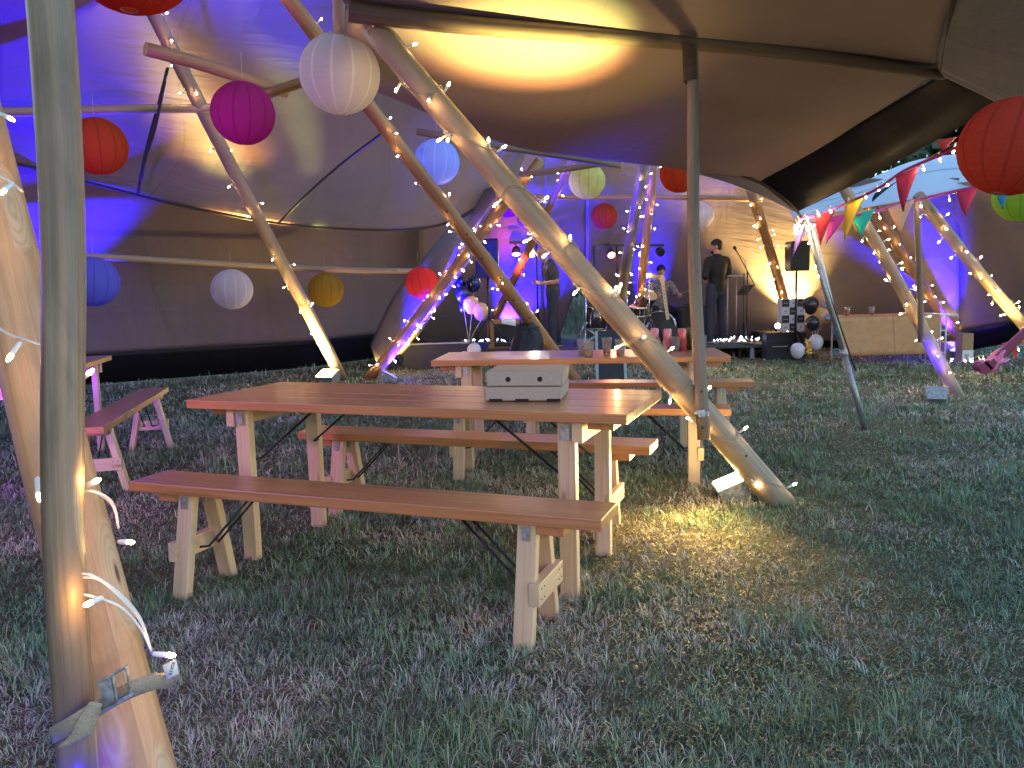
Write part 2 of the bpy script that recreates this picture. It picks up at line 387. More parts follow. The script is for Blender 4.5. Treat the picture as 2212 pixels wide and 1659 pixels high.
# ================================================================ SETTING
def vnoise(x, y, seed=0):
    rs = np.random.RandomState(seed); T = rs.rand(256, 256)
    xi = np.floor(x).astype(int); yi = np.floor(y).astype(int); fx = x-xi; fy = y-yi
    fx = fx*fx*(3-2*fx); fy = fy*fy*(3-2*fy)
    g = lambda a, b: T[a % 256, b % 256]
    return (g(xi, yi)*(1-fx)+g(xi+1, yi)*fx)*(1-fy)+(g(xi, yi+1)*(1-fx)+g(xi+1, yi+1)*fx)*fy
def ground_mat():
    t = NT('turf'); ob = t.obj()
    a = t.noise(ob, 1.1, 4); b = t.noise(ob, 55, 5, .7); c2 = t.noise(ob, 9, 4)
    c = t.ramp(a, [(.35, (.10, .11, .065)), (.6, (.20, .17, .11))])
    c = t.mix(.55, c, t.ramp(b, [(.3, (.25, .25, .22)), (.7, (1, 1, 1))]), 'MULTIPLY')
    c = t.mix(.4, c, t.ramp(c2, [(.35, (.6, .7, .5)), (.65, (1.0, .95, .8))]), 'MULTIPLY')
    t.link(c, t.b.inputs['Base Color']); t.b.inputs['Roughness'].default_value = .95; t.b.inputs['Specular IOR Level'].default_value = .1
    t.bump(b, .8, .03); return t.m
mb = MB()
xs = [-300, -60, -25]+[i*1.0 for i in range(-14, 15)]+[25, 60, 300]; ys = [-40, -10]+[i*1.0 for i in range(-3, 24)]+[35, 60, 120, 320]
mb.grid([[V((x, y, .012*math.sin(x*1.3+y*.7)*math.cos(y*1.1-x*.4) if abs(x) < 14 and -3 < y < 24 else 0)) for x in xs] for y in ys])
prop(mb.build('ground', ground_mat()), kind='structure')

def grass():
    segs = []
    # (Y range, blades per square metre, blade width, length)
    for y0, y1, dens, wd, ln in ((1.2, 2.4, 12500, .0024, .040), (2.4, 3.6, 9500, .003, .042), (3.6, 5.5, 5200, .0042, .045), (5.5, 8.5, 2300, .0065, .048), (8.5, 13, 800, .011, .052), (13, 19, 280, .018, .06)):
        xm = .70*y1+.9; n = int(dens*(y1-y0)*2*xm)
        x = np.random.uniform(-xm, xm, n); y = np.random.uniform(y0, y1, n)
        k = np.abs(x) < .70*y+.9; x = x[k]; y = y[k]
        segs.append(np.stack([x, y, np.full(len(x), wd), np.full(len(x), ln)], 1))
    A = np.concatenate(segs); x, y, wd, ln = A.T; n = len(x)
    rs = np.random.RandomState(3); TX = rs.rand(512, 512); TY = rs.rand(512, 512)
    sp = .045+.010*np.minimum(y, 12)*.8; ix = np.floor(x/sp).astype(int); iy = np.floor(y/sp).astype(int)
    tcx = (ix+TX[ix % 512, iy % 512])*sp; tcy = (iy+TY[ix % 512, iy % 512])*sp; pull = np.where(np.random.rand(n) < .7, .55*np.random.rand(n), 0)
    out = np.arctan2(y-tcy, x-tcx); x = x+(tcx-x)*pull; y = y+(tcy-y)*pull
    dry = vnoise(x*1.7+20, y*1.7+5, 1)*.55+vnoise(x*5.3, y*5.3+9, 2)*.3+vnoise(x*17, y*17, 3)*.15
    tuft = vnoise(x*3.1+50, y*3.1, 5)*.6+vnoise(x*9+7, y*9, 6)*.4
    bare = vnoise(x*2.3+90, y*2.3+31, 8)*.6+vnoise(x*8, y*8+4, 9)*.4
    keep = np.random.rand(n) > np.clip((bare-.58)*2.6, 0, .6)
    x, y, wd, ln, dry, tuft, out, tcx, tcy = (q[keep] for q in (x, y, wd, ln, dry, tuft, out, tcx, tcy)); n = len(x)
    tu = np.clip((tuft-.52)*5, 0, 1)
    ln = ln*(.45+.55*np.random.rand(n)+.75*(np.random.rand(n) > .90))*(1+.75*tu)
    ang = np.where(np.random.rand(n) < .6, out+np.random.normal(0, .6, n), vnoise(x*2.2+3, y*2.2+77, 11)*9+np.random.normal(0, 1.6, n)); tl = TX[(np.abs(tcx*977)).astype(int) % 512, (np.abs(tcy*811)).astype(int) % 512]; ln = ln*(.7+.6*tl)
    lean = np.clip(np.random.normal(1.28, .34, n)-.35*tu, .1, 1.54)
    fa = np.random.rand(n)*6.283
    dx, dy = np.cos(ang), np.sin(ang); wx, wy = np.cos(fa)*wd/2, np.sin(fa)*wd/2
    # let the blade face away from its lean so it stays wide when flattened
    wx = wx*.35 - dy*wd*.42; wy = wy*.35 + dx*wd*.42
    l1 = ln*.5; z1 = l1*np.cos(lean*.6); h1 = l1*np.sin(lean*.6)
    l2 = ln*.5; z2 = z1+l2*np.cos(lean*1.25); h2 = h1+l2*np.sin(lean*1.25)
    z2 = np.maximum(z2, .006)
    z0 = np.full(n, -.004)
    base = np.stack([x, y, z0], 1); w = np.stack([wx, wy, np.zeros(n)], 1)
    mid = np.stack([x+dx*h1, y+dy*h1, z1+.002], 1); tip = np.stack([x+dx*h2, y+dy*h2, z2+.002], 1)
    vs = np.stack([base-w, base+w, mid+w*.85, mid-w*.85, tip], 1).reshape(-1, 3).astype(np.float32)
    i0 = np.arange(n)*5
    quads = np.stack([i0, i0+1, i0+2, i0+3], 1); tris = np.stack([i0+3, i0+2, i0+4], 1)
    loops = np.concatenate([quads, tris], 1).reshape(-1).astype(np.int32)
    starts = np.stack([np.arange(n)*7, np.arange(n)*7+4], 1).reshape(-1).astype(np.int32)
    me = bpy.data.meshes.new('grass'); me.vertices.add(len(vs)); me.vertices.foreach_set('co', vs.reshape(-1))
    me.loops.add(len(loops)); me.loops.foreach_set('vertex_index', loops)
    me.polygons.add(len(starts)); me.polygons.foreach_set('loop_start', starts)
    # each blade's own hue: green, or bleached straw
    d = np.clip((dry-.40)*4.2, 0, 1)*.92; isdry = (np.random.rand(n) < np.clip(.10+d*.80-.40*tu+.30*(tl-.5), .05, .90))
    v = (.65+.65*np.random.rand(n))*(.8+.45*vnoise(x*6+11, y*6, 21))
    green = np.stack([.15+.08*np.random.rand(n), .215+.10*np.random.rand(n), .12+.06*np.random.rand(n)], 1)
    straw = np.stack([.40+.15*np.random.rand(n), .36+.13*np.random.rand(n), .29+.11*np.random.rand(n)], 1)
    c = np.where(isdry[:, None], straw, green)*v[:, None]
    c = np.concatenate([c, np.ones((n, 1))], 1).astype(np.float32); c = np.repeat(c, 5, axis=0)
    at = me.color_attributes.new('hue', 'FLOAT_COLOR', 'POINT'); at.data.foreach_set('color', c.reshape(-1))
    me.update(calc_edges=True); me.validate()
    t = NT('grass_blades'); q = t.node('ShaderNodeVertexColor', layer_name='hue'); t.link(q.outputs[0], t.b.inputs['Base Color'])
    t.b.inputs['Roughness'].default_value = .55; t.b.inputs['Specular IOR Level'].default_value = .25
    me.materials.append(t.m)
    o = bpy.data.objects.new('grass', me); COL.objects.link(o)
    prop(o, 'short trampled grass, patchy green and bleached straw, covering the tent floor', 'grass', kind='stuff')
    print('blades', n)
grass()

# ---------------------------------------------------------------- canopy sheets
def sheet(rows, nu, nv): return patch(rows, nu, nv)
def Wp(*l): return [W(x, y, Y) for x, y, Y in l]
def extend(g): return g

# -- near tent: the big sagging roof (A), its overhead part (N), black eave (K), grey end flap (G)
canopy = thing('tent_roof', 'big sagging beige canvas roof sloping over the near beam, lit by a bright yellow patch', 'tent roof', (0.6, 5, 2.4))
beam_px = [(745, 18, 4.35), (1000, 50, 4.5), (1250, 76, 4.65), (1488, 97, 4.8), (1760, 128, 5.05), (2034, 160, 5.3)]
row0 = [W(x, y-6, Y+.05) for x, y, Y in beam_px]
rowm = Wp((742, 100, 5.2), (960, 175, 5.5), (1230, 215, 5.7), (1440, 240, 5.9), (1650, 262, 6.1), (1835, 278, 6.25))
rowm = [p - V((0, 0, .03)) for p in rowm]
row1 = Wp((738, 165, 6.15), (840, 208, 6.3), (1090, 310, 6.7), (1280, 342, 6.9), (1480, 366, 7.0), (1640, 392, 7.05))
MB().grid(sheet([row0, rowm, row1], 60, 40)).build('roof_sheet', M['canvas_smooth'], canopy, solid=.006)
rn = [[W(x, y-10, Y) for x, y, Y in beam_px],
      [V((-1.0, 3.6, 2.98)), V((-.2, 3.75, 2.95)), V((.5, 3.85, 2.92)), V((1.2, 3.95, 2.89)), V((1.7, 4.0, 2.84)), W(2060, 2, 4.1)],
      [V((-1.2, 2.9, 3.04)), V((-.3, 3.0, 3.02)), V((.5, 3.0, 3.0)), V((1.3, 3.05, 2.98)), V((1.9, 3.1, 2.95)), V((2.3, 3.2, 2.9))]]
MB().grid(sheet(rn, 50, 40)).build('overhead_sheet', M['canvas_smooth'], canopy, solid=.006)
K = [[W(2034, 160, 5.3), W(1930, 222, 5.75), W(1790, 305, 6.4), W(1640, 392, 7.05)],
     [W(2100, 190, 5.25), W(1990, 275, 5.7), W(1840, 365, 6.35), W(1690, 432, 7.0)],
     [W(2185, 208, 5.15), W(2045, 290, 5.65), W(1885, 378, 6.3), W(1723, 457, 6.95)]]
MB().grid(sheet(K, 40, 16)).build('black_eave', M['skirt'], canopy, solid=.006)
K2 = [[W(1480, 366, 7.0), W(1560, 378, 7.05), W(1640, 394, 7.08), W(1723, 459, 6.97)],
      [W(1480, 369, 7.1), W(1560, 390, 7.15), W(1640, 420, 7.15), W(1723, 460, 7.0)]]
MB().grid(sheet(K2, 24, 6)).build('edge_binding', M['canvas_grey'], canopy, solid=.006)
Gf = [[W(2040, -20, 4.04), W(2110, -30, 3.9), W(2240, -60, 3.6), W(2420, -110, 3.3)],
      [W(2028, 76, 4.62), W(2095, 100, 4.4), W(2220, 130, 4.0), W(2420, 150, 3.5)],
      [W(2022, 158, 5.29), W(2120, 204, 4.9), W(2215, 252, 4.5), W(2420, 330, 3.9)]]
MB().grid(sheet(Gf, 40, 30)).build('grey_end_flap', M['canvas_grey'], canopy, solid=.006)
MB().tube(spline([W(2064, -20, 3.98), W(2046, 80, 4.57), W(2032, 160, 5.25)], 12), .012, 8).build('seam_rope', M['rope'], canopy)
MB().tube(spline([W(1600, 378, 7.0), W(1660, 405, 7.0), W(1723, 457, 6.93), W(1760, 540, 6.9)], 14), .012, 8).build('eave_rope', M['rope'], canopy)

# -- back tent: steep roof cone (C) and its lower wall (D) with black skirt
back = thing('back_tent', 'beige canvas tipi roof and wall behind the left tables, glowing blue and purple', 'tent', (-4, 11, 0))
foot = []
for x, y in ((-500, 880), (-150, 868), (100, 842), (215, 832), (430, 815), (650, 797), (820, 775), (960, 762)):
    foot.append(Gz(x, y, .0))
Ctop = [W(-420, -260, 5.2), W(0, -260, 6.2), W(250, -260, 7.2), W(500, -260, 8.2), W(750, -200, 9.2), W(960, -60, 9.9), W(1180, 60, 10.4)]
Cmid = [W(-420, 60, 7.6), W(0, 60, 7.9), W(240, 90, 8.6), W(470, 110, 9.2), W(740, 130, 9.9), W(960, 200, 10.6), W(1160, 250, 11.2)]
Clow = [W(-420, 250, 8.6), W(0, 250, 8.8), W(220, 290, 9.4), W(500, 330, 10.0), W(740, 350, 10.6), W(960, 355, 11.2), W(1140, 320, 11.8)]
Cbot = [W(-420, 330, 8.9), W(0, 352, 9.2), W(150, 384, 9.7), W(430, 452, 10.2), W(680, 491, 10.8), W(950, 487, 11.5), W(1110, 395, 12.0)]
Capex = [V((-9, 3.0, 5.0)), V((-6.6, 3.0, 6.0)), V((-4.8, 3.2, 6.4)), V((-3.0, 3.4, 6.7)), V((-1.6, 3.8, 6.7)), V((0, 4.2, 6.6)), V((2.2, 4.8, 6.2))]
MB().grid(sheet([Capex, Ctop, Cmid, Clow, Cbot], 90, 60)).build('roof_sheet', M['canvas'], back, solid=.006)
side = [[V((-9.0, 3.0, 5.0)), V((-8.0, 0.5, 4.8)), V((-7.2, -2.5, 4.6))], [V((-9.4, 3.2, 2.6)), V((-8.4, .4, 2.5)), V((-7.6, -2.8, 2.4))], [V((-9.8, 3.4, .02)), V((-8.8, .4, .02)), V((-8.0, -3.0, .02))]]
MB().grid(sheet(side, 30, 20)).build('unseen_side_sheet', M['canvas'], back, solid=.006)  # unseen side of the tent, added to keep sky light off the left
fill = [[p for p in Capex[:6]], [V((-8.0, .5, 4.8)), V((-6.4, .6, 5.8)), V((-4.8, .8, 6.2)), V((-3.2, 1.0, 6.4)), V((-1.8, 1.2, 6.3)), V((-.4, 1.6, 6.0))], [V((-7.2, -2.5, 4.6)), V((-6.0, -2.2, 5.4)), V((-4.8, -1.9, 5.7)), V((-3.6, -1.6, 5.8)), V((-2.6, -1.3, 5.7)), V((-1.6, -1.0, 5.4))]]
MB().grid(sheet(fill, 40, 24)).build('unseen_rear_roof_sheet', M['canvas'], back, solid=.006)  # unseen rear of the roof, added to shut out sky light overhead
l0 = foot[0]; lw = [[V((l0.x*.86, l0.y-2.6, 3.3)), V((-8.6, 5.5, 3.6)), V((-9.1, 3.1, 4.2))], [V((l0.x, l0.y, .02)), V((-9.6, 5.5, .02)), V((-9.8, 3.4, .02))]]
MB().grid(sheet(lw, 20, 10)).build('corner_sheet', M['canvas'], back, solid=.006)
MB().grid(sheet([Wp((828, 800, 12.1), (905, 668, 12.0), (990, 548, 11.6), (1088, 408, 11.2)), Wp((812, 780, 12.3), (880, 655, 12.3), (962, 535, 11.9), (1066, 405, 11.5)), Wp((800, 745, 12.7), (850, 640, 12.7), (930, 540, 12.3), (1040, 410, 11.9))], 30, 8)).build('drawn_back_flap', M['canvas'], back, solid=.006)
MB().tube(spline([p - V((0, .03, 0)) for p in Cbot], 60), .018, 8).build('hem_rope', M['rope'], back)
def lift(P, z, dy, sc=1.0): return [V((p.x*sc, p.y-dy, z)) for p in P]
Dr = [lift(foot, 3.3, 2.6, .86), lift(foot, 2.6, 2.0, .89), lift(foot, 1.9, 1.15, .94), lift(foot, 1.1, .55, .975), lift(foot, .48, .2, .99)]
MB().grid(sheet(Dr, 80, 30)).build('wall_sheet', M['canvas'], back, solid=.006)
MB().grid(sheet([lift(foot, .50, .21, .99), lift(foot, .22, .12, .995), lift(foot, .02, 0, 1.0)], 80, 8)).build('black_skirt', M['skirt'], back, solid=.006)

# -- stage tent wall (E) and right tent wall, with the open door flap
st = thing('stage_tent', 'brown lit canvas tent wall curving behind the stage and the covered trestle table', 'tent', (2, 16, 0))
def ecol(x, yf, Yf, yt, Yt):      # one column: foot, middle, top
    a = W(x, yf, Yf); a.z = .0; b = W(x, yt, Yt)
    return [a, a.lerp(b, .33), a.lerp(b, .66), b, b+(b-a)*(.35 if x < 1500 else .12 if x < 1700 else .02)]
def esheet(cols, nu, nv, name, mat):
    C = [ecol(*c) for c in cols]; rows = [[c[i] for c in C] for i in range(5)]
    return MB().grid(sheet(rows, nu, nv)).build(name, mat, st, solid=.006)
esheet([(905, 755, 16.2, 360, 13.2), (1000, 752, 16.4, 340, 13.4), (1100, 752, 16.6, 330, 13.6), (1178, 752, 16.7, 330, 13.7)], 20, 30, 'wall_sheet', M['canvas_smooth'])
# strip between door flap apex and the left panel: triangular canvas, drawn back
def tri(ax, ay, Y0):
    a = W(1176, 752, 16.65); a.z = 0; e = W(1200, 752, 16.6); e.z = 0; top1 = W(1176, 330, 13.7); top2 = W(1268, 330, 13.8); ap = W(1263, 560, 15.2)
    r = [[a, a.lerp(e, .5), e], [a.lerp(top1, .42), a.lerp(top1, .42).lerp(ap, .55), ap], [a.lerp(top1, .72), (a.lerp(top1, .72)+ap.lerp(top2, .5))/2, ap.lerp(top2, .5)], [top1, (top1+top2)/2, top2]]
    return MB().grid(sheet(r, 12, 30)).build('door_flap', M['canvas_smooth'], st, solid=.006)
tri(0, 0, 0)
esheet([(1266, 752, 16.6, 330, 13.8), (1400, 750, 16.6, 330, 13.9), (1560, 750, 16.3, 340, 13.7), (1720, 750, 15.6, 380, 13.0), (1900, 755, 14.6, 400, 12.2), (2072, 766, 13.3, 398, 11.38)], 90, 34, 'wall_sheet', M['canvas_smooth'])
ra = [[W(2058, 768, 13.3), W(2120, 752, 12.8), W(2212, 735, 12.2), W(2420, 690, 11.4)],
      [W(2068, 716, 13.05), W(2130, 706, 12.5), W(2212, 690, 11.9), W(2420, 640, 11.0)]]
MB().grid(sheet(ra, 24, 6)).build('black_skirt', M['skirt'], st, solid=.006)
rb = [[W(2052, 722, 13.25), W(2130, 708, 12.6), W(2212, 692, 11.95), W(2420, 642, 11.05)],
      [W(2060, 560, 12.3), W(2130, 560, 11.8), W(2212, 555, 11.3), W(2420, 520, 10.5)],
      [W(2060, 395, 11.35), W(2130, 390, 10.9), W(2212, 380, 10.5), W(2420, 350, 9.8)]]
MB().grid(sheet(rb, 30, 24)).build('wall_sheet', M['canvas'], st, solid=.006)
rk = [W(1120, 752, 16.55), W(1000, 752, 16.3)]
sk = [[V((p.x, p.y-.06, z)) for p in [W(x, 752, Y) for x, Y in ((1266, 16.55), (1400, 16.5), (1560, 16.2), (1720, 15.5), (1900, 14.5), (2060, 13.3))]] for z in (.0, .42)]
MB().grid(sheet(sk, 60, 4)).build('black_skirt', M['skirt'], st, solid=.006)

# -- right tent: pale roof seen from outside
rt = thing('right_tent_roof', 'pale blue canvas roof of the far right tent seen above the bunting', 'tent roof', (5, 11.5, 2.6))
R1 = [[W(1700, 442, 12.6), W(1850, 398, 12.8), W(2000, 342, 13.0), (W(2250, 322, 13.0)), W(2420, 318, 13.0)],
      [W(1705, 448, 11.6), W(1860, 415, 11.6), W(1990, 372, 11.6), W(2250, 350, 11.5), W(2420, 340, 11.3)]]
MB().grid(sheet(R1, 40, 8)).build('upper_sheet', M['canvas_blue'], rt, solid=.006)
R2 = [[W(1705, 449, 11.6), W(1860, 416, 11.6), W(1990, 373, 11.6), W(2250, 351, 11.5), W(2420, 341, 11.3)],
      [W(1712, 470, 11.3), W(1860, 450, 11.3), W(1985, 427, 11.2), W(2100, 406, 11.1), W(2420, 372, 10.8)]]
MB().grid(sheet(R2, 40, 8)).build('eave_sheet', M['canvas_blue'], rt, solid=.006)

# ---------------------------------------------------------------- poles
def polepath(a, b, n=14, wob=.012, seed=0, bow=0):
    rng = random.Random(seed); a, b = V(a), V(b); d = (b-a); s1 = d.orthogonal().normalized(); s2 = d.cross(s1).normalized(); p1, p2 = rng.random()*6, rng.random()*6
    return [a+d*(i/(n-1))+s1*wob*math.sin(i/(n-1)*7+p1)+s2*wob*math.sin(i/(n-1)*5+p2)+V((0, 0, -bow*math.sin(math.pi*i/(n-1)))) for i in range(n)]
def pole(label, a, b, r0, r1, mat='pole', seed=0, wob=.012, seg=18, n=16, holes=None, name='tent_pole', cat='pole', group='wooden tent poles', bow=0, parent=None):
    a, b = V(a), V(b)
    t = thing(name, label, cat, a, group)
    P = polepath(a, b, n, wob, seed, bow)
    MB().tube(P, [r0+(r1-r0)*i/(n-1) for i in range(n)], seg, True, 0, .018, True, seed).build('shaft', M[mat], t)
    if holes:
        d = (b-a).normalized()
        for u, sd, hr in holes:
            hb = MB()
            c = a+(b-a)*u; tocam = (CAM-c); tocam = (tocam-d*tocam.dot(d)).normalized(); side = d.cross(tocam)
            rr = r0+(r1-r0)*u
            nn = (tocam*math.cos(sd)+side*math.sin(sd)); q = c+nn*rr*.93
            hb.cyl(q, q+nn*(rr*.10), hr, hr, 10); hb.build('bolt_hole', M['hole'], t)
    PATHS[t.name] = P
    return t, a, b
PATHS = {}
P = {}
P1a = Gz(1694, 1098, -.03); P1b = W(797, 52, 4.42)
P['p1'] = pole('thick peeled diagonal pole with floodlight at its foot, leaning over the middle table', P1a, P1b, (.078), .066, 'pole', 3, .005, 26, 20,
               [(.235+i*.019, .15, .0075) for i in range(6)]+[(.12, .4, .007)])
P['beam'] = pole('dark horizontal beam carrying the near canvas roof', W(752, 18, 4.30), W(2036, 158, 5.25), .050, .036, 'pole_dark', 5, .016, 18, 24, name='roof_beam', cat='beam')
PRa = W(1517, 950, 4.40); PRb = W(1490, 100, 4.74)
P['prop'] = pole('slim upright prop pole under the dark beam, strapped to the thick diagonal pole', PRa, PRb, .036, .034, 'pole_grey', 8, .010, 16, 16,
                 [(.03+i*.045, .1, .006) for i in range(3)]+[(.42, .1, .003)])
P0a = W(166, 1688, 1.62); P0b = W(104, -160, 1.78)
P['p0'] = pole('weathered upright pole nearest the camera at the left edge', P0a, P0b, .040, .046, 'near_grey', 12, .012, 28, 22, name='tent_pole')
PLa = W(295, 1659, 1.76); PLb = W(-10, 450, 2.24); dL = PLb-PLa
PLa2 = PLa-dL*(PLa.z/dL.z)*1.02; PLb2 = PLa+dL*2.6
P['pl'] = pole('thick smooth leaning pole with a tan ratchet strap at the left edge', PLa2, PLb2, .082, .072, 'near_tan', 17, .006, 30, 22)
P['p2'] = pole('slim diagonal pole on the left with a blazing yellow lamp at its foot', Gz(739, 822, -.03), W(318, 0, 8.0)+(W(318, 0, 8.0)-Gz(739, 822))*.25, .088, .066, 'pole', 21, .010, 16, 16)
P['p3'] = pole('orange diagonal pole behind the big white lantern with a bin bag near its foot', Gz(1250, 832, -.03), W(626, 0, 7.0)+(W(626, 0, 7)-Gz(1250, 832))*.15, .088, .062, 'pole_or', 22, .012, 18, 18,
              [(.12+i*.055, .2*(-1)**i, .010) for i in range(11)])
P['cb1'] = pole('short crossbar pole with a sawn round end above the magenta lantern', W(314, 104, 6.7), W(620, 198, 7.5), .055, .05, 'pole_or', 23, .008, 16, 8, name='crossbar')
P['cb2'] = pole('short orange crossbar stub between the magenta and the big white lantern', W(576, 200, 7.3), W(742, 156, 7.0), .045, .045, 'pole_or', 24, .006, 14, 8, name='crossbar')
P['cb3'] = pole('horizontal crossbar pole above the orange lantern on the left', W(-60, 243, 8.4), W(560, 234, 8.9), .052, .046, 'pole', 25, .015, 14, 14, name='crossbar')
P['rail'] = pole('long thin rail pole along the back left wall above the row of lanterns', W(-120, 536, 9.7), W(965, 582, 13.4), .045, .045, 'pole', 26, .03, 12, 24, name='wall_rail', bow=.06)
P['rail2'] = pole('orange rail pole high on the wall behind the stage', W(1130, 424, 13.6), W(1648, 430, 13.0), .04, .04, 'pole_or', 27, .01, 12, 12, name='wall_rail')
P['hang'] = pole('pale pole end pointing down above the big white lantern', W(733, 74, 4.9), W(730, -120, 4.5), .036, .036, 'pole', 28, .003, 14, 6)
P['blue'] = pole('blue lit rail pole under the rear edge of the near roof', W(1125, 378, 8.8), W(1345, 347, 8.0), .032, .03, 'pole', 29, .006, 12, 8, name='crossbar')
P['edge'] = pole('grey metal pole tucked along the rear hem of the near roof', W(900, 286, 7.1), W(1340, 358, 7.3), .03, .026, 'pole_grey', 30, .01, 12, 10, name='crossbar')
P['p4'] = pole('left pole of the bundle leaning to the right behind the navy balloons', Gz(797, 824, -.03), W(1165, 343, 10.4), .085, .06, 'pole_or', 31, .02, 14, 14)
P['p4b'] = pole('right pole of the bundle behind the navy balloons, lit blue along its edge', W(862, 760, 12.6), W(1110, 400, 10.9), .085, .07, 'pole_dark', 32, .02, 14, 14)
P['p4c'] = pole('pale slim pole at the right of the bundle, rising past the left speaker', W(884, 742, 13.4), W(1122, 392, 11.4), .055, .045, 'pole', 33, .02, 12, 12)
P['v0'] = pole('blue lit diagonal wall pole left of the bald man', W(1062, 700, 15.2), W(1245, 330, 12.6), .075, .06, 'pole_or', 34, .01, 12, 12)
P['v1'] = pole('front pole of the steep pair rising behind the drum kit', W(1322, 745, 13.9), W(1392, 352, 11.7), .088, .075, 'pole_grey', 35, .012, 14, 12)
P['v2'] = pole('rear pole of the steep pair rising behind the drum kit', W(1378, 735, 14.6), W(1410, 352, 12.2), .07, .065, 'pole_or', 36, .012, 14, 12)
P['p5'] = pole('bright yellow lit wall pole left of the right speaker', W(1722, 735, 14.7), W(1620, 405, 12.5), .085, .075, 'pole_or', 37, .012, 14, 12)
P['p6'] = pole('diagonal pole standing in front of the covered trestle table', Gz(2073, 862, -.03), W(1795, 350, 8.5), .072, .055, 'pole', 38, .012, 18, 14,
              [(.17+i*.035, -.5, .009) for i in range(5)])
P['p6v'] = pole('thin upright prop pole strapped to the pole before the covered table', W(1990, 738, 8.42), W(1979, 424, 8.2), .032, .03, 'pole_grey', 39, .006, 12, 10)
P['p7'] = pole('blue lit diagonal wall pole behind the covered table', W(2078, 742, 13.0), W(1865, 420, 11.9), .075, .07, 'pole_or', 40, .012, 14, 12)
P['p8'] = pole('right most diagonal pole wound with bright bulbs', Gz(2290, 800, -.03), W(1984, 424, 8.6), .075, .06, 'pole', 41, .012, 18, 14)
# rope lashings, straps
def text_mesh(s, p, ex, ey, size, parent, name='lettering'):
    cu = bpy.data.curves.new('tmp', 'FONT'); cu.body = s; cu.size = size; cu.align_x = 'CENTER'; cu.align_y = 'CENTER'; cu.extrude = .0004
    ob = bpy.data.objects.new('tmp', cu); COL.objects.link(ob); dg = bpy.context.evaluated_depsgraph_get(); dg.update()
    me = bpy.data.meshes.new_from_object(ob.evaluated_get(dg)); bpy.data.objects.remove(ob); bpy.data.curves.remove(cu)
    ex = V(ex).normalized(); ez = ex.cross(V(ey)).normalized(); ey = ez.cross(ex); off = wloc(parent)
    for v in me.vertices: c = v.co; v.co = p+ex*c.x+ey*c.y+ez*(c.z+.0006)-off
    me.materials.clear(); me.materials.append(M['ink']); me.name = name
    o = bpy.data.objects.new(name, me); COL.objects.link(o); o.parent = parent; return o
t = P['prop'][0]
mb = MB(); d = (PRb-PRa).normalized()
for i in range(22):
    c = PRb-d*(.006+i*.0092); e = d.orthogonal().normalized(); f = d.cross(e); ring = [c+(e*math.cos(k*.6283)+f*math.sin(k*.6283))*.039 for k in range(11)]
    mb.tube(ring, .0055, 6, False)
mb.build('rope_lashing', M['brown_rope'], t)
def band(c, axis, r, w, th, mat, name, parent, seg=28, arc=(0, 6.2832)):
    axis = V(axis).normalized(); e = axis.orthogonal().normalized(); f = axis.cross(e); m = MB()
    g = [[c+(e*math.cos(arc[0]+(arc[1]-arc[0])*k/seg)+f*math.sin(arc[0]+(arc[1]-arc[0])*k/seg))*r+axis*w*(j-.5) for k in range(seg+1)] for j in range(2)]
    m.grid(g); return m.build(name, mat, parent, solid=th)
sb = thing('strap', 'metal buckle strap holding the slim prop to the thick diagonal pole', 'strap', PRa+d*.1)
band(PRa+d*.145, d, .041, .028, .003, M['alu'], 'webbing', sb)
q = PRa+d*.145+(CAM-PRa).normalized()*.045; sd = d.cross((CAM-PRa).normalized()).normalized()
MB().box(q, sd*.02, d*.022, sd.cross(d)*.004).build('buckle', M['steel'], sb, bevel=.003)
# ratchet strap of the two near poles
dl = dL.normalized(); d0 = (P0b-P0a).normalized()
def on(pa, pb, x, y):       # point of an axis seen at pixel height y
    pa, pb = V(pa), V(pb); best = None
    for i in range(400):
        p = pa+(pb-pa)*(i/399); r = p-CAM; z = r.dot(_F); py = CY-FPX*r.dot(_U)/z
        if best is None or abs(py-y) < best[0]: best = (abs(py-y), p)
    return best[1]
rs = thing('ratchet_strap', 'tan webbing ratchet strap with metal buckle round both near left poles', 'strap', W(240, 1500, 1.6))
A0 = on(P0a, P0b, 0, 1560); AL = on(PLa2, PLb2, 0, 1470)
def surf(x, y, Y): return W(x, y, Y)
top = [(108, 1572, 1.60), (118, 1566, 1.555), (150, 1548, 1.530), (195, 1520, 1.545), (222, 1503, 1.60), (250, 1487, 1.612), (285, 1470, 1.612), (330, 1455, 1.64), (360, 1452, 1.665), (383, 1432, 1.66)]
g = []
P_t = spline([W(*p) for p in top], 44)
for j in (0, 1):
    g.append([p+V((0, 0, -.036*j)) + V((.004*j, 0, 0)) for p in P_t])
MB().grid(g).build('webbing', M['strap'], rs, solid=.003)
tail = [spline([W(195, 1515, 1.535), W(165, 1560, 1.520), W(150, 1590, 1.515), W(122, 1616, 1.51)], 14), spline([W(222, 1520, 1.55), W(205, 1570, 1.535), W(196, 1590, 1.53), W(160, 1606, 1.52)], 14)]
MB().grid(tail).build('loose_tail', M['strap'], rs, solid=.003)
MB().grid([[W(352, 1437, 1.655), W(366, 1431, 1.655), W(380, 1423, 1.655)], [W(360, 1470, 1.655), W(372, 1462, 1.655), W(386, 1456, 1.655)]]).build('care_label', M['label'], rs, solid=.002)
text_mesh('0.5 MTR', W(372, 1444, 1.652), W(378, 1426, 1.652)-W(366, 1464, 1.652), W(360, 1440, 1.652)-W(380, 1446, 1.652), .009, rs)
qp = P1a.lerp(P1b, .375); tc_ = (CAM-qp).normalized(); dp = (P1b-P1a).normalized(); sp_ = dp.cross(tc_).normalized(); tn = sp_.cross(dp)
if tn.dot(tc_) < 0: tn = -tn
text_mesh('12', qp+tn*.0745, V((1, 0, 0)), V((0, 0, 1)), .03, P['p1'][0])
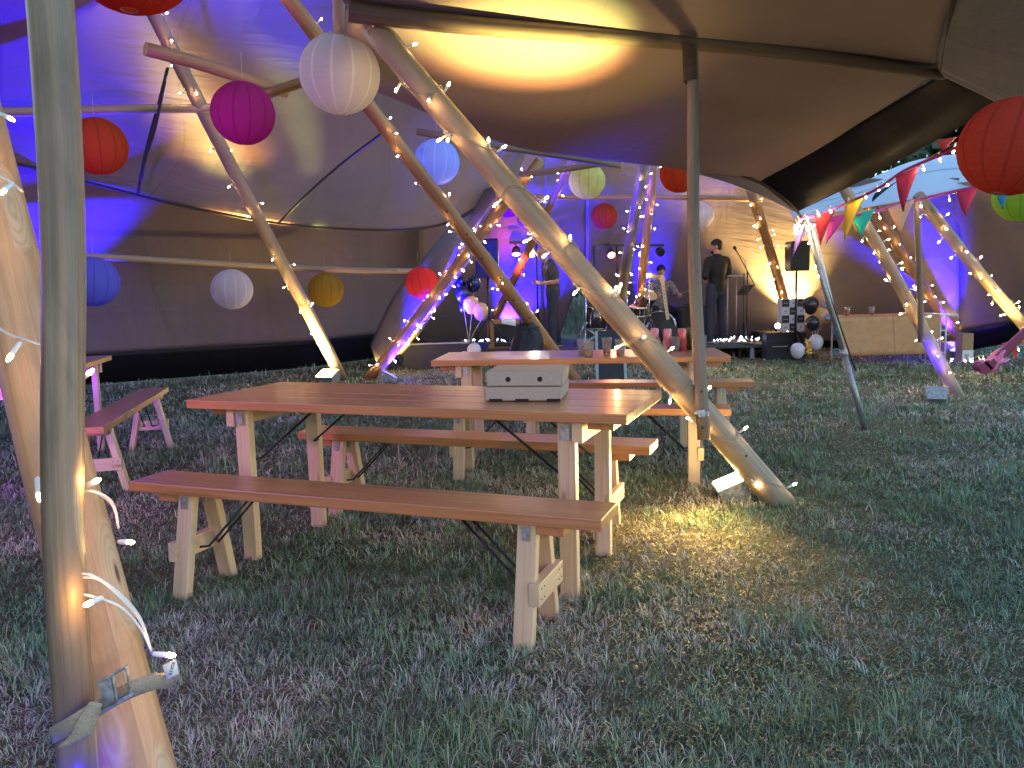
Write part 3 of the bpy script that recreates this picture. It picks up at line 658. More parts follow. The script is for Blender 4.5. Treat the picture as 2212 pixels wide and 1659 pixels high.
bc = W(248, 1487, 1.585); ex = (W(283, 1466, 1.585)-W(216, 1503, 1.585)).normalized(); ey = (W(243, 1450, 1.585)-W(254, 1518, 1.585)).normalized(); ez = ex.cross(ey)
b = MB()
for s in (-1, 1): b.bar(bc+ey*s*.031-ex*.034, bc+ey*s*.031+ex*.036, .006, .014, ez)
for u in (-.032, .0, .034): b.cyl(bc+ex*u-ey*.03, bc+ex*u+ey*.03, .003, seg=8)
b.box(bc-ex*.016+ez*.003, ex*.013, ey*.026, ez*.003)
b.build('buckle', M['steel'], rs, bevel=.001)

# loose ropes and webbing on the back roof
for lab, pts in (('dark webbing rope hanging from the crossbar beside the orange lantern', [(362, 148, 8.3), (345, 215, 8.7), (322, 300, 8.9), (308, 360, 9.2), (298, 418, 9.5)]),
                 ('second dark rope hanging parallel beside the orange lantern', [(356, 175, 8.35), (334, 280, 8.8), (312, 350, 8.95), (306, 385, 9.3)]),
                 ('black guy rope slanting down to the roof hem behind the magenta lantern', [(822, 290, 9.2), (740, 352, 9.7), (668, 415, 10.0), (603, 481, 10.3)])):
    m = MB().tube(spline([W(*p) for p in pts], 16), .016, 6); o = m.build('rope', M['rope'], None, loc=W(*pts[0])); prop(o, lab, 'rope')
# ================================================================ TABLES AND BENCHES
def planks(m, L, Wd, z, th, n, gap=.004, e=V((1, 0, 0)), nrm=V((0, 1, 0)), o=V((0, 0, 0))):
    w = Wd/n
    for i in range(n):
        c = o+nrm*(-Wd/2+w*(i+.5)); c = V((c.x, c.y, z-th/2)); m.box(c, e*L/2, nrm*(w/2-gap/2), V((0, 0, th/2)))
def table(label, c, yaw, L=2.17, Wd=.745, z=.80, lx=.818, ly=.28, n=4, foldrods=True):
    t = thing('trestle_table', label, 'table', V((c[0], c[1], 0)), 'wooden tables'); t.rotation_euler = (0, 0, 0)
    e = V((math.cos(yaw), math.sin(yaw), 0)); f = V((-e.y, e.x, 0)); o = V((c[0], c[1], 0)); T = lambda a, b, zz: o+e*a+f*b+V((0, 0, zz))
    th = .042
    m = MB(); planks(m, L, Wd, z, th, n, .005, e, f, o); m.build('tabletop', M['top'], t, bevel=.004)
    zu = z-th
    for s in (-1, 1):
        m = MB(); m.box(T(s*(lx+.052), 0, zu-.045), e*.022, f*(Wd/2-.05), V((0, 0, .045))); m.build('cross_rail', M['leg'], t, bevel=.003)
        m = MB(); m.box(T(s*(lx+.14), 0, zu-.02), e*.055, f*(Wd/2-.09), V((0, 0, .02))); m.build('batten', M['top'], t, bevel=.003)
        for q in (-1, 1):
            m = MB(); m.bar(T(s*lx, q*ly, -.02), T(s*lx, q*(ly-.0), zu-.001), .075, .045, f); lg = m.build('leg', M['leg'], t, bevel=.003)
            m = MB(); m.box(T(s*lx-s*.0, q*ly-.0, zu-.05)-f*(.0393 if True else 0), e*.018, f*.0012, V((0, 0, .028))); m.build('hinge_plate', M['steel'], lg)
            m = MB(); m.tube([T(s*(lx-.04), q*(ly-.02), z-.30), T(s*(lx-.04), q*(ly-.06), z-.30), T(s*(lx-.36), q*(ly-.06), zu-.012), T(s*(lx-.36), q*(ly-.02), zu-.012)], .006, 8); m.build('folding_rod', M['black'], t)
    return t
def bench(label, c, yaw, L=2.155, Wd=.235, z=.49, lx=.79, ly=.15):
    t = thing('bench', label, 'bench', V((c[0], c[1], 0)), 'wooden benches')
    e = V((math.cos(yaw), math.sin(yaw), 0)); f = V((-e.y, e.x, 0)); o = V((c[0], c[1], 0)); T = lambda a, b, zz: o+e*a+f*b+V((0, 0, zz))
    th = .045
    m = MB(); m.box(T(0, 0, z-th/2), e*L/2, f*Wd/2, V((0, 0, th/2))); m.build('seat', M['top'], t, bevel=.005)
    zu = z-th
    for s in (-1, 1):
        m = MB(); m.box(T(s*(lx+.09), 0, zu-.019), e*.052, f*(Wd/2-.022), V((0, 0, .019))); m.build('batten', M['top'], t, bevel=.003)
        for q in (-1, 1):
            m = MB(); a = T(s*lx, q*(ly+.0), -.02); b = T(s*lx, q*(.062), zu-.001); m.bar(a, b, .075, .042, f)
            lg = m.build('leg', M['leg'], t, bevel=.003)
            m = MB(); m.box(b-f*(.0389)+V((0, 0, -.035)), e*.014, f*.0012, V((0, 0, .026))); m.build('hinge_plate', M['steel'], lg)
            m = MB(); m.tube([T(s*(lx-.03), q*.055, .20), T(s*(lx-.06), q*.03, .20), T(s*(lx-.30), q*.03, zu-.01)], .0055, 8); m.build('folding_rod', M['black'], t)
        m = MB(); m.box(T(s*(lx+.042), 0, .195), e*.02, f*.145, V((0, 0, .042)));
        sp = m.build('spreader', M['leg'], t, bevel=.003)
        m = MB()
        for q in (-1, 1):
            for zz in (-.02, .02):
                for w in (-.012, .02): p = T(s*(lx+.0625), q*.105+w, .195+zz); m.cyl(p-e*s*.001, p+e*s*.0008, .0035, seg=8)
        m.build('screws', M['hole'], sp)
    return t
table('long orange topped table in the middle carrying two flat card boxes', (-.438, 3.80), -.370)
bench('nearest bench, in front of the table with the card boxes', (-.666, 3.20), -.366)
bench('bench behind the table with the card boxes, its right end lit yellow', (-.255, 4.40), -.350, L=2.08)
table('long table further back with plastic cups and drink cans on top', (.51, 6.02), -.10, L=2.12, z=.79)
bench('near bench of the cup table, partly hidden by the thick diagonal pole', (.42, 5.38), -.19, L=2.05)
bench('far bench of the cup table, only its right half showing', (.95, 6.72), -.16, L=2.1)
table('purple lit table at the left edge behind the leaning pole', (-3.62, 5.92), math.radians(-76), L=2.10)
bench('bench at the left with its yellow lit edge, beside the purple lit table', (-2.96, 6.06), math.radians(-77), L=2.2, ly=.16)

# small things on the tables
def slab(px1, Y): return W(px1[0], px1[1], Y)
def card_box(label, c, yaw, w, d, h, lid):
    t = thing('card_box', label, 'box', c, 'flat card food boxes')
    e = V((math.cos(yaw), math.sin(yaw), 0)); f = V((-e.y, e.x, 0)); c = V(c)
    m = MB(); m.prism([c-e*(w/2)+f*(-d/2), c+e*(w/2)-f*(d/2), c+e*(w/2+.006)-f*(d/2+.006)+V((0, 0, h*.94)), c-e*(w/2+.006)-f*(d/2+.006)+V((0, 0, h*.94))], f*(d+.006)); m.build('tray', M['card'], t, bevel=.002)
    m = MB(); m.box(c+V((0, 0, h*.97)), e*(w/2+.003), f*(d/2+.004), V((0, 0, h*.03))); m.box(c-f*(d/2+.008)+V((0, 0, h*.52)), e*(w/2-.005), f*.0015, V((0, 0, h*.44))); m.build('lid', M['card'], t, bevel=.001)
    m = MB()
    if lid:
        for s in (-.21*w, .21*w): p = c-f*(d/2+.0097)+e*s+V((0, 0, h*.5)); m.cyl(p, p-f*.0006, .0115, seg=20)
    else:
        for s in (-.5*w+.03, -.02, .12): p = c-f*(d/2+.0097)+e*(s+.02)+V((0, 0, .006)); m.box(p, e*.03, f*.0006, V((0, 0, .005)))
    m.build('holes', M['hole'], t)
cb = W(1147, 872, 3.33); cb = V((cb.x, 3.46, .8015))
def on_z(x, y, z): return Gz(x, y, z)
pz = on_z(1128, 868, .80); yawb = -.18
e_ = V((math.cos(yawb), math.sin(yawb), 0)); f_ = V((-e_.y, e_.x, 0))
card_box('lower of the two card boxes on the middle table', pz+f_*.17+V((0, 0, .003)), yawb, .335, .33, .062, False)
card_box('upper card box with two round holes in its front', pz+f_*.175+e_*.004+V((0, 0, .067)), yawb+.03, .335, .32, .064, True)

def cup(label, p, h=.115, r0=.028, r1=.040, fill=.5, mat='drink', grp='clear plastic cups on the cup table'):
    t = thing('plastic_cup', label, 'cup', p, grp)
    pr = [(.001, .001), (r0, .001), (r0+(r1-r0)*.5, h*.5), (r1, h), (r1+.002, h+.002), (r1-.001, h), (r0-.001, .004), (.001, .003)]
    m = MB(); m.lathe(p, pr, 18); m.build('cup_wall', M['cup'], t)
    if fill: rf = r0+(r1-r0)*fill-.002; m = MB(); m.lathe(p, [(.001, .006), (r0-.002, .006), (rf, h*fill), (.001, h*fill)], 18, mfun=None); m.build('drink', M[mat], t)
def tp(x, y, z=.79): return Gz(x, y, z+.001)
cup('cup behind the left pair on the cup table', tp(1259, 768), .118, fill=.25)
cup('front cup of the left pair on the cup table', tp(1272, 771.5), .11, fill=.6)
cup('single cup of amber drink right of the left pair', tp(1311, 764), .118, fill=.6)
cup('cup standing just left of the thick diagonal pole', tp(1340, 768), .115, fill=.65)
cup('empty cup between the two red cans', tp(1459, 758), .105, fill=0)
cup('cup half hidden behind the slim prop pole', tp(1516, 757), .11, fill=.1)
def can_mat(name, body, art, top):
    t = NT(name); sp = t.node('ShaderNodeSeparateXYZ'); t.link(t.uv(), sp.inputs[0])
    c = t.ramp(sp.outputs[1], [(0, (.6, .6, .62)), (.12, (.6, .6, .62)), (.13, body), (.5, body), (.51, art), (.62, body), (.86, body), (.87, top)])
    n = t.noise(t.map(t.uv(), (9, 14, 1)), 1, 3); c = t.mix(t.ramp(n, [(.56, (0, 0, 0)), (.6, (.6, .6, .6))]), c, (*art, 1))
    t.link(c, t.b.inputs['Base Color']); t.b.inputs['Metallic'].default_value = .35; t.b.inputs['Roughness'].default_value = .3; return t.m
def can(label, p, mat):
    t = thing('drink_can', label, 'can', p, 'drink cans on the cup table')
    MB().lathe(p, [(.001, 0), (.026, 0), (.033, .008), (.033, .150), (.031, .156), (.0265, .164), (.0265, .166)], 22).build('can_body', mat, t)
    MB().lathe(p+V((0, 0, .0001)), [(.0262, .166), (.024, .163), (.001, .163)], 22).build('can_lid', M['steel'], t)
cr_ = can_mat('red_can', (.55, .07, .07), (.75, .3, .25), (.7, .7, .72)); cp_ = can_mat('pink_can', (.62, .16, .2), (.8, .5, .5), (.75, .75, .78)); cg_ = can_mat('dark_can', (.02, .05, .03), (.5, .22, .03), (.6, .35, .06))
can('pinkish can mostly hidden by the thick diagonal pole', tp(1414, 755), cp_)
can('pink and red can left of the empty cup', tp(1442, 757), cp_)
can('dark red can right of the empty cup', tp(1473, 757), cr_)
can('dark green and gold can touching the slim prop pole', tp(1491, 755), cg_)
# tipped cup on the grass
cpos = Gz(912, 1112, .035)
t = thing('plastic_cup', 'clear plastic cup lying on its side in the grass beneath the nearest bench', 'cup', cpos)
MB().lathe(cpos, [(.028, -.055), (.040, .055), (.042, .057), (.039, .055), (.027, -.053), (.001, -.053)], 18, axis=(.96, -.2, .08)).build('cup_wall', M['cup'], t)

# ================================================================ LANTERNS
LC = {'white': (.74, .72, .74), 'magenta': (.62, .05, .26), 'orange': (.72, .11, .035), 'blue': (.26, .26, .9), 'lav': (.70, .66, .72), 'mustard': (.52, .32, .05),
      'red': (.74, .075, .06), 'ice': (.56, .68, .78), 'yellow': (.85, .82, .28), 'coral': (.70, .10, .06), 'green': (.35, .55, .08), 'pink': (.7, .3, .6)}
LM = {k: lantern_mat(k+'_lantern', v, 1.25 if k in ('white', 'lav', 'ice') else .74) for k, v in LC.items()}
def lantern(label, x, y, r, Y, mat, tilt=(0, 0, 1), up=.22):
    c = W(x, y, Y); R = pxr(c, r)*.985; t = thing('paper_lantern', label, 'lantern', c, 'round hanging lanterns')
    n = 22*4; pr = []
    for i in range(n+1):
        th = .12+(math.pi-.24)*i/n; rib = 1+.007*abs(math.sin(22*math.pi*i/n))
        pr.append((R*rib*math.sin(th), -R*rib*.98*math.cos(th)))
    MB().lathe(c, pr, 40, axis=tilt).build('shade', LM[mat], t)
    ax = V(tilt).normalized(); a = c+ax*R*.97
    MB().tube([c+ax*R*.8, a+V((0, 0, up*.5)), a+V((0, 0, up))], .0022, 6).build('hanging_wire', M['wire_clear'], t)
    e = ax.orthogonal().normalized(); f = ax.cross(e)
    for s in (-1, 1): MB().tube([c+ax*s*R*.965+(e*math.cos(k*.524)+f*math.sin(k*.524))*R*.125 for k in range(13)], .003, 6, False).build('wire_ring', M['steel'], t)
lantern('large red lantern cut off by the top edge', 278, -122, 146, 3.0, 'red', (.05, .05, 1))
lantern('biggest white lantern at the top, hanging below the pale pole end', 734, 160, 87, 5.0, 'white', (.06, -.1, 1))
lantern('magenta lantern beside the slim diagonal pole', 525, 245, 68, 6.5, 'magenta', (.1, -.15, 1))
lantern('orange red lantern next to the near left upright pole', 211, 316, 62, 7.2, 'orange', (0, -.1, 1))
lantern('deep blue lantern under the rail at the left', 200, 608, 55, 8.6, 'blue', (.12, 0, 1))
lantern('lavender white lantern under the wall rail', 501, 625, 44.5, 10.6, 'lav')
lantern('mustard lantern under the wall rail beside the slim diagonal pole', 704, 626, 38.5, 12.0, 'mustard')
lantern('glowing red lantern in front of the pole bundle at the right end of the rail', 911, 611, 36, 11.8, 'red', (-.2, 0, 1))
lantern('pale ice blue lantern between the two crossing diagonal poles', 943, 350, 50, 8.6, 'ice', (.06, 0, 1))
lantern('purple pink lantern partly behind the thick diagonal pole', 1098, 440, 30, 12.4, 'magenta')
lantern('small pink lantern peeping below the purple pink one', 1134, 474, 18, 14.2, 'pink')
lantern('yellow green lantern above the stage', 1268, 391, 40, 10.9, 'yellow')
lantern('plain coral lantern above the black sign bar on stage', 1305, 467, 28.5, 14.2, 'coral')
lantern('orange lantern just left of the slim prop pole, cut by the roof hem', 1468, 374, 43, 9.6, 'orange')
lantern('plain white lantern behind the slim prop pole', 1513, 465, 29, 13.4, 'lav')
lantern('largest red lantern at the right edge', 2185, 317, 106, 3.6, 'coral', (.25, 0, 1))
lantern('lime green lantern half out of frame at the right edge', 2203, 424, 54, 8.4, 'green')

# ================================================================ FAIRY LIGHTS
def bulb_mesh(sc, glow):
    m = MB(); z = V((0, 0, 0))
    m.lathe(z, [(.0012, 0), (.0036*sc, .002*sc), (.0042*sc, .010*sc), (.0042*sc, .022*sc), (.0034*sc, .024*sc)], 8, m=0)
    m.lathe(z, [(.0034*sc, .024*sc), (.0036*sc, .030*sc), (.0024*sc, .036*sc), (.0004, .0375*sc)], 8, m=1)
    return m.mesh('bulb', [M['housing'], glow])
BM = {k: bulb_mesh(s, M['bulb']) for k, s in (('s', 1.0), ('m', 1.7), ('l', 1.8))}
BM['near'] = bulb_mesh(1.5, M['bulb_near']); BM['blue'] = bulb_mesh(1.8, M['led_w'])
def add_bulbs(t, pts, dirs, kind):
    for p, d in zip(pts, dirs):
        o = bpy.data.objects.new('bulb', BM[kind]); COL.objects.link(o); o.parent = t
        o.location = p-t.location; o.rotation_mode = 'QUATERNION'; o.rotation_quaternion = V((0, 0, 1)).rotation_difference(d.normalized())
def wrap(label, pk, u0, u1, r, turns, nb, kind='m', seed=1, wire=.0016, jit=.5, hand=1, two=False, phase=0):
    _, a, b = P[pk]; rng = random.Random(seed); d = (b-a); dn = d.normalized(); e = dn.orthogonal().normalized(); f = dn.cross(e)
    t = thing('fairy_lights', label, 'string lights', a+d*u0, 'fairy light strings')
    L = d.length; Pp = PATHS[P[pk][0].name]
    def pt(u, off=0):
        ax_ = (lambda q: Pp[int(q)].lerp(Pp[min(int(q)+1, len(Pp)-1)], q-int(q)))(min(max(u, 0), .9999)*(len(Pp)-1)); ph = phase+hand*(u-u0)/(u1-u0)*turns*6.2832+.35*math.sin(u*37+seed); rr = (r[0]+(r[1]-r[0])*u)+off
        n = e*math.cos(ph)+f*math.sin(ph); return ax_+d*(.012*math.sin(ph*1.7))+n*rr, n
    N = max(int(turns*16), 24)
    w = MB().tube([pt(u0+(u1-u0)*i/N, .003+wire)[0] for i in range(N+1)], wire, 5)
    if two: w.tube([pt(u0+(u1-u0)*i/N, .003+wire*2.4)[0]+dn*.012 for i in range(N+1)], wire, 5)
    w.build('cable', M['wire_clear'] if wire < .002 else M['wire'], t)
    ps, ds = [], []
    for i in range(nb):
        u = u0+(u1-u0)*(i+.5+rng.uniform(-.3, .3))/nb; p, n = pt(u, .004)
        dd = n*rng.uniform(.25, 1)+dn*rng.uniform(-1, 1)*jit+e*rng.uniform(-.4, .4)
        ps.append(p); ds.append(dd)
    add_bulbs(t, ps, ds, kind); return t
wrap('string of bulbs wound round the thick diagonal pole', 'p1', .03, .99, (.080, .068), 9.5, 36, 'm', 3, wire=.0019, two=True, hand=-1)
wrap('string of bulbs wound round the slim diagonal pole on the left', 'p2', .03, .93, (.092, .07), 12, 32, 'l', 5)
wrap('sparse string of bulbs on the orange pole with the bin bag', 'p3', .10, .97, (.090, .066), 6, 26, 'm', 6)
wrap('dense string of bulbs on the left pole of the bundle behind the balloons', 'p4', .03, .99, (.09, .065), 9, 32, 'l', 7)
wrap('string of bulbs on the right pole of the bundle behind the balloons', 'p4b', .03, .95, (.09, .075), 8, 26, 'l', 8)
wrap('string of bulbs on the blue lit wall pole beside the bald man', 'v0', .05, .97, (.08, .065), 6, 18, 'l', 9)
wrap('string of bulbs on the front pole of the steep pair', 'v1', .15, .98, (.092, .08), 7, 22, 'l', 10)
wrap('string of bulbs on the rear pole of the steep pair', 'v2', .1, .98, (.075, .07), 6, 18, 'l', 11)
wrap('string of bulbs round the bright yellow lit wall pole', 'p5', .1, .97, (.09, .08), 13, 30, 'l', 12)
wrap('string of bulbs on the pole before the covered table', 'p6', .04, .80, (.075, .06), 7, 26, 'l', 13)
wrap('string of bulbs on the blue lit pole behind the covered table', 'p7', .05, .98, (.08, .075), 8, 26, 'l', 14)
wrap('string of bulbs on the right most diagonal pole', 'p8', .2, .98, (.078, .066), 7, 24, 'l', 15)
# near left leaning pole: hand-placed coils seen in the photograph
t = thing('fairy_lights', 'white cable coils with large bulbs on the near left leaning pole', 'string lights', W(200, 1200, 1.7), 'fairy light strings')
coils = [[(-30, 690, 1.92), (20, 722, 1.88), (60, 735, 1.86), (100, 748, 1.86)],
         [(150, 800, 1.92), (172, 840, 1.88), (182, 885, 1.90), (178, 862, 1.95)],
         [(150, 1058, 1.72), (175, 1058, 1.70), (215, 1068, 1.70), (245, 1095, 1.74), (256, 1140, 1.80)],
         [(160, 1062, 1.71), (200, 1062, 1.69), (238, 1080, 1.72), (252, 1110, 1.78)],
         [(170, 1238, 1.64), (200, 1243, 1.63), (250, 1275, 1.64), (300, 1330, 1.68), (325, 1400, 1.72), (331, 1415, 1.73)],
         [(175, 1246, 1.64), (215, 1252, 1.63), (262, 1292, 1.645), (305, 1345, 1.68), (328, 1410, 1.72)],
         [(172, 1282, 1.64), (205, 1290, 1.63), (262, 1312, 1.64), (305, 1360, 1.67), (329, 1412, 1.72)],
         [(-20, 370, 2.1), (25, 395, 2.06), (50, 415, 2.05)]]
for c in coils: MB().tube(spline([W(*p) for p in c], 22), .0029, 7).build('cable', M['wire'], t)
nb = [((330, 1412, 1.71), (378, 1416, 1.70)), ((222, 1290, 1.63), (200, 1300, 1.60)), ((182, 1052, 1.70), (214, 1036, 1.68)), ((256, 1170, 1.78), (280, 1171, 1.76)),
      ((45, 738, 1.86), (24, 768, 1.84)), ((172, 822, 1.88), (202, 798, 1.86)), ((30, 395, 2.04), (2, 418, 2.0)), ((0, 245, 2.2), (34, 262, 2.18)), ((80, 1030, 1.74), (84, 1070, 1.73))]
add_bulbs(t, [W(*a) for a, b in nb], [W(*b)-W(*a) for a, b in nb], 'near')

# ================================================================ BUNTING
FC = {'red': (.62, .035, .05), 'magenta': (.62, .05, .30), 'yellow': (.75, .42, .04), 'teal': (.02, .42, .33), 'peach': (.72, .36, .22), 'crimson': (.42, .02, .07), 'blue': (.02, .22, .40), 'navy': (.02, .05, .12), 'violet': (.2, .12, .5), 'scarlet': (.66, .06, .05)}
FM = {k: plain(k+'_felt', v, .9, noise=.08, scale=120) for k, v in FC.items()}
def bunting(label, line, flags, tape='magenta'):
    pts = spline([W(*p) for p in line], 50); t = thing('bunting', label, 'bunting', pts[0], 'felt bunting')
    m = MB()
    g = [[p for p in pts], [p-V((0, 0, .022)) for p in pts]]
    m.grid(g); m.build('tape', FM[tape], t, solid=.0015)
    for (ax, ay), (bx, by), (tx, ty), Y, colr in flags:
        a, b, c = W(ax, ay, Y), W(bx, by, Y+.03), W(tx, ty, Y+.01)
        m = MB(); g = []
        for i in range(7):
            q = i/6; l = a.lerp(c, q*.985); r = b.lerp(c, q*.985)
            g.append([l.lerp(r, k/4)+V((0, .018*math.sin(k*1.6+q*3), 0)) for k in range(5)])
        m.grid(g); m.build('flag', FM[colr], t, solid=.002)
bunting('bunting line climbing from the tent tip to the large red lantern', [(1722, 472, 6.9), (1766, 462, 6.75), (1830, 436, 6.4), (1900, 402, 6.05), (1952, 366, 5.75), (2060, 318, 5.2), (2150, 268, 4.6)],
        [((1762, 466), (1805, 452), (1772, 530), 6.68, 'red'), ((1826, 440), (1874, 414), (1823, 524), 6.3, 'yellow'), ((1890, 418), (1948, 385), (1884, 436), 5.95, 'navy'), ((1935, 382), (1988, 356), (1951, 458), 5.72, 'crimson'), ((2024, 302), (2068, 296), (2040, 326), 5.2, 'scarlet')])
bunting('bunting line running level behind the first to the upright prop', [(1722, 486, 7.1), (1790, 474, 7.2), (1870, 458, 7.4), (1980, 430, 8.1), (2090, 404, 7.4), (2212, 388, 6.8)],
        [((1795, 468), (1838, 460), (1783, 528), 7.2, 'magenta'), ((1834, 462), (1874, 452), (1850, 500), 7.6, 'yellow'), ((1838, 466), (1893, 449), (1862, 510), 7.35, 'teal'), ((1918, 450), (1976, 430), (1946, 504), 7.7, 'peach'), ((2066, 414), (2120, 398), (2085, 468), 7.5, 'crimson'), ((2154, 420), (2182, 412), (2166, 452), 7.1, 'blue')])
bunting('single violet flag end hanging beside the right speaker', [(1722, 486, 6.95), (1745, 490, 6.95)], [((1724, 488), (1748, 490), (1712, 556), 6.95, 'violet')], 'violet')
bunting('lower bunting end behind the pink guitar', [(2165, 742, 8.6), (2212, 728, 8.4), (2260, 712, 8.2)], [((2180, 740), (2198, 734), (2196, 778), 8.5, 'scarlet'), ((2206, 732), (2240, 722), (2222, 762), 8.35, 'yellow')])
def string_free(label, line, nb, kind, seed, hangdown=True, name='fairy_lights', wire=.0018):
    pts = spline([W(*p) for p in line], 40); t = thing(name, label, 'string lights', pts[0], 'fairy light strings'); rng = random.Random(seed)
    MB().tube(pts, wire, 5).build('cable', M['wire_clear'], t)
    ps = [pts[min(int((i+.5)/nb*39+rng.uniform(-.8, .8)), 39)] for i in range(nb)]
    add_bulbs(t, ps, [V((rng.uniform(-.8, .8), rng.uniform(-.5, .2), -1 if hangdown else .6)) for _ in ps], kind)
string_free('bulb string following the black eave above the bunting', [(1728, 462, 6.85), (1800, 440, 6.5), (1880, 405, 6.2), (1950, 372, 5.9), (2040, 322, 5.5), (2100, 290, 5.2)], 12, 'l', 3)
string_free('bulb string level with the lower bunting, reaching the upright prop', [(1728, 480, 7.0), (1800, 470, 7.3), (1880, 462, 7.5), (1980, 436, 8.1), (2100, 410, 7.6), (2212, 392, 7.0)], 12, 'l', 4)
string_free('knot of bulbs dangling at the tent tip', [(1722, 462, 6.85), (1716, 480, 6.85), (1722, 492, 6.85), (1738, 486, 6.85), (1745, 470, 6.85)], 8, 'l', 5)
string_free('bulb string low at the right edge behind the pink guitar', [(2075, 772, 10.4), (2110, 770, 10.2), (2150, 760, 9.8), (2212, 742, 9.4)], 9, 'l', 6)
string_free('scattered bulbs on the stage floor left of the bald man', [(1005, 742, 13.3), (1030, 740, 13.2), (1060, 739, 13.2), (1105, 740, 13.2)], 12, 'blue', 7, False)
string_free('heap of cool white bulbs on the stage front right of the prop pole', [(1545, 742, 13.2), (1575, 736, 13.3), (1610, 733, 13.5), (1640, 738, 13.2), (1600, 740, 13.1), (1560, 741, 13.1)], 26, 'blue', 8, False)
string_free('thin bulb string hanging beside the right speaker stand', [(1745, 480, 7.0), (1756, 520, 7.2), (1764, 560, 7.3), (1772, 600, 7.3)], 5, 'l', 9)
# ================================================================ FLOODLIGHTS
def flood(label, p, aim, lens, size=.13, name='floodlight'):
    """aluminium box floodlight lying on the grass, its glass facing aim"""
    p = V(p); n = V(aim).normalized(); sx = n.cross(V((0, 0, 1))).normalized(); sy = sx.cross(n); s = size
    t = thing(name, label, 'floodlight', V((p.x, p.y, 0)), 'floodlights at the pole feet')
    m = MB(); fr = [p+sx*s*a+sy*s*b*.8 for a, b in ((-1, -1), (1, -1), (1, 1), (-1, 1))]; bk = [p-n*s*1.35+sx*s*a*.8+sy*s*b*.62 for a, b in ((-1, -1), (1, -1), (1, 1), (-1, 1))]
    m.v += fr+bk; U4 = [(0, 0), (1, 0), (1, 1), (0, 1)]
    for k in range(4): m.face([k, 4+k, 4+(k+1) % 4, (k+1) % 4], U4)
    m.face([7, 6, 5, 4], U4); m.face([0, 1, 2, 3], U4); m.build('housing', M['steel'], t, bevel=.004)
    m = MB()
    for i in range(9): q = p-n*s*.40-sy*s*.68+sx*s*(-.5+i*.125); m.box(q, sx*.003, n*s*.28, sy*.006)
    m.build('cooling_fins', M['alu'], t)
    MB().box(p+n*.004, sx*s*.86, sy*s*.66, n*.0015).build('lens', lens, t)
    m = MB(); m.bar(p+sx*s*1.08-n*.05, p+sx*s*1.08-V((0, 0, p.z-.01)), .02, .004, n); m.bar(p-sx*s*1.08-n*.05, p-sx*s*1.08-V((0, 0, p.z-.01)), .02, .004, n); m.build('bracket', M['steel'], t)
    return t
def spot(p, aim, color, power, angle=80, blend=.6, r=.06):
    l = bpy.data.lights.new('lamp', 'SPOT'); l.energy = power*.25; l.color = color; l.spot_size = math.radians(angle); l.spot_blend = blend; l.shadow_soft_size = r
    o = bpy.data.objects.new('lamp', l); COL.objects.link(o); o.location = p; o.rotation_mode = 'QUATERNION'; o.rotation_quaternion = V((0, 0, -1)).rotation_difference(V(aim).normalized()); return o
YEL = (1.0, .66, .20); BLU = (.014, .004, 1.0)
def lampset(label, x, y, Y, aimpx, lens, col, power, angle=85, blend=.7, size=.13, z=None, split=0):
    p = W(x, y, Y)
    if z is not None: p.z = z
    tgt = W(*aimpx) if not isinstance(aimpx, Vector) else aimpx; d = tgt-p
    flood(label, p, d, lens, size); n = d.normalized(); q = p+n*.03
    if split:     # the red and the green diodes sit side by side behind the glass
        s_ = n.cross(V((0, 0, 1))).normalized(); k = d.length*split
        spot(q+s_*.05, d+s_*k, (1, .46, .13), power*.66, angle, blend); spot(q-s_*.05, d-s_*k, (.85, 1, .24), power*.66, angle, blend)
    else: spot(q, d, col, power, angle, blend)
    return p
pf = lampset('silver floodlight burning yellow at the foot of the thick diagonal pole', 1572, 1040, 4.72, (1135, 66, 4.8), M['lens_y'], YEL, 4200, 27, 1.0, .115, split=.02)
spot(pf, W(1120, 95, 4.9)-pf, YEL, 500, 58, 1)
spot(pf, W(1500, 850, 4.3)-pf, YEL, 110, 130, 1)
spot(pf+V((-.03, 0, .02)), P1a.lerp(P1b, .42)-pf, YEL, 900, 30, 1)
pg = W(1560, 985, 4.5); spot(pg, Gz(1440, 1190)-pg, YEL, 200, 125, 1, .2)
spot(W(712, 800, 11.5), W(650, 560, 10.9)-W(712, 800, 11.5), YEL, 60, 150, 1)
q2 = W(712, 800, 11.5); spot(q2, P['p2'][1].lerp(P['p2'][2], .22)-q2, YEL, 1500, 28, 1)
q4 = W(812, 800, 12.0); spot(q4, P['p4'][1].lerp(P['p4'][2], .35)-q4, YEL, 900, 34, 1)
spot(W(812, 800, 12.2), W(860, 640, 12.4)-W(812, 800, 12.2), YEL, 60, 150, 1)
lampset('floodlight at the foot of the slim diagonal pole, blazing yellow', 706, 806, 11.6, (548, 360, 10.4), M['lens_y'], YEL, 11000, 30, 1.0, .15, split=.04)
lampset('floodlight shining yellow into the pole bundle', 812, 806, 12.4, (970, 560, 12.3), M['lens_y'], YEL, 1500, 55, .9, .13)
lampset('blue floodlight just right of the pole bundle foot', 840, 808, 11.6, (1040, 450, 12.2), M['lens_b'], BLU, 6000, 75, .8, .14)
lampset('blue floodlight under the cup table at the foot of the orange pole', 1190, 792, 11.0, (880, 235, 9.2), M['lens_b'], BLU, 12000, 36, .8, .13)
lampset('blue uplight behind the left speaker', 1088, 738, 16.0, (1165, 520, 15.4), M['lens_b'], BLU, 6500, 78, .8, .14, z=.36)
lampset('blue uplight behind the drum kit', 1400, 738, 16.05, (1408, 470, 15.2), M['lens_b'], BLU, 4500, 36, .8, .14, z=.3)
lampset('yellow uplight behind the right speaker', 1704, 735, 14.9, (1678, 500, 14.2), M['lens_y'], YEL, 3000, 75, 1, .14, z=.3)
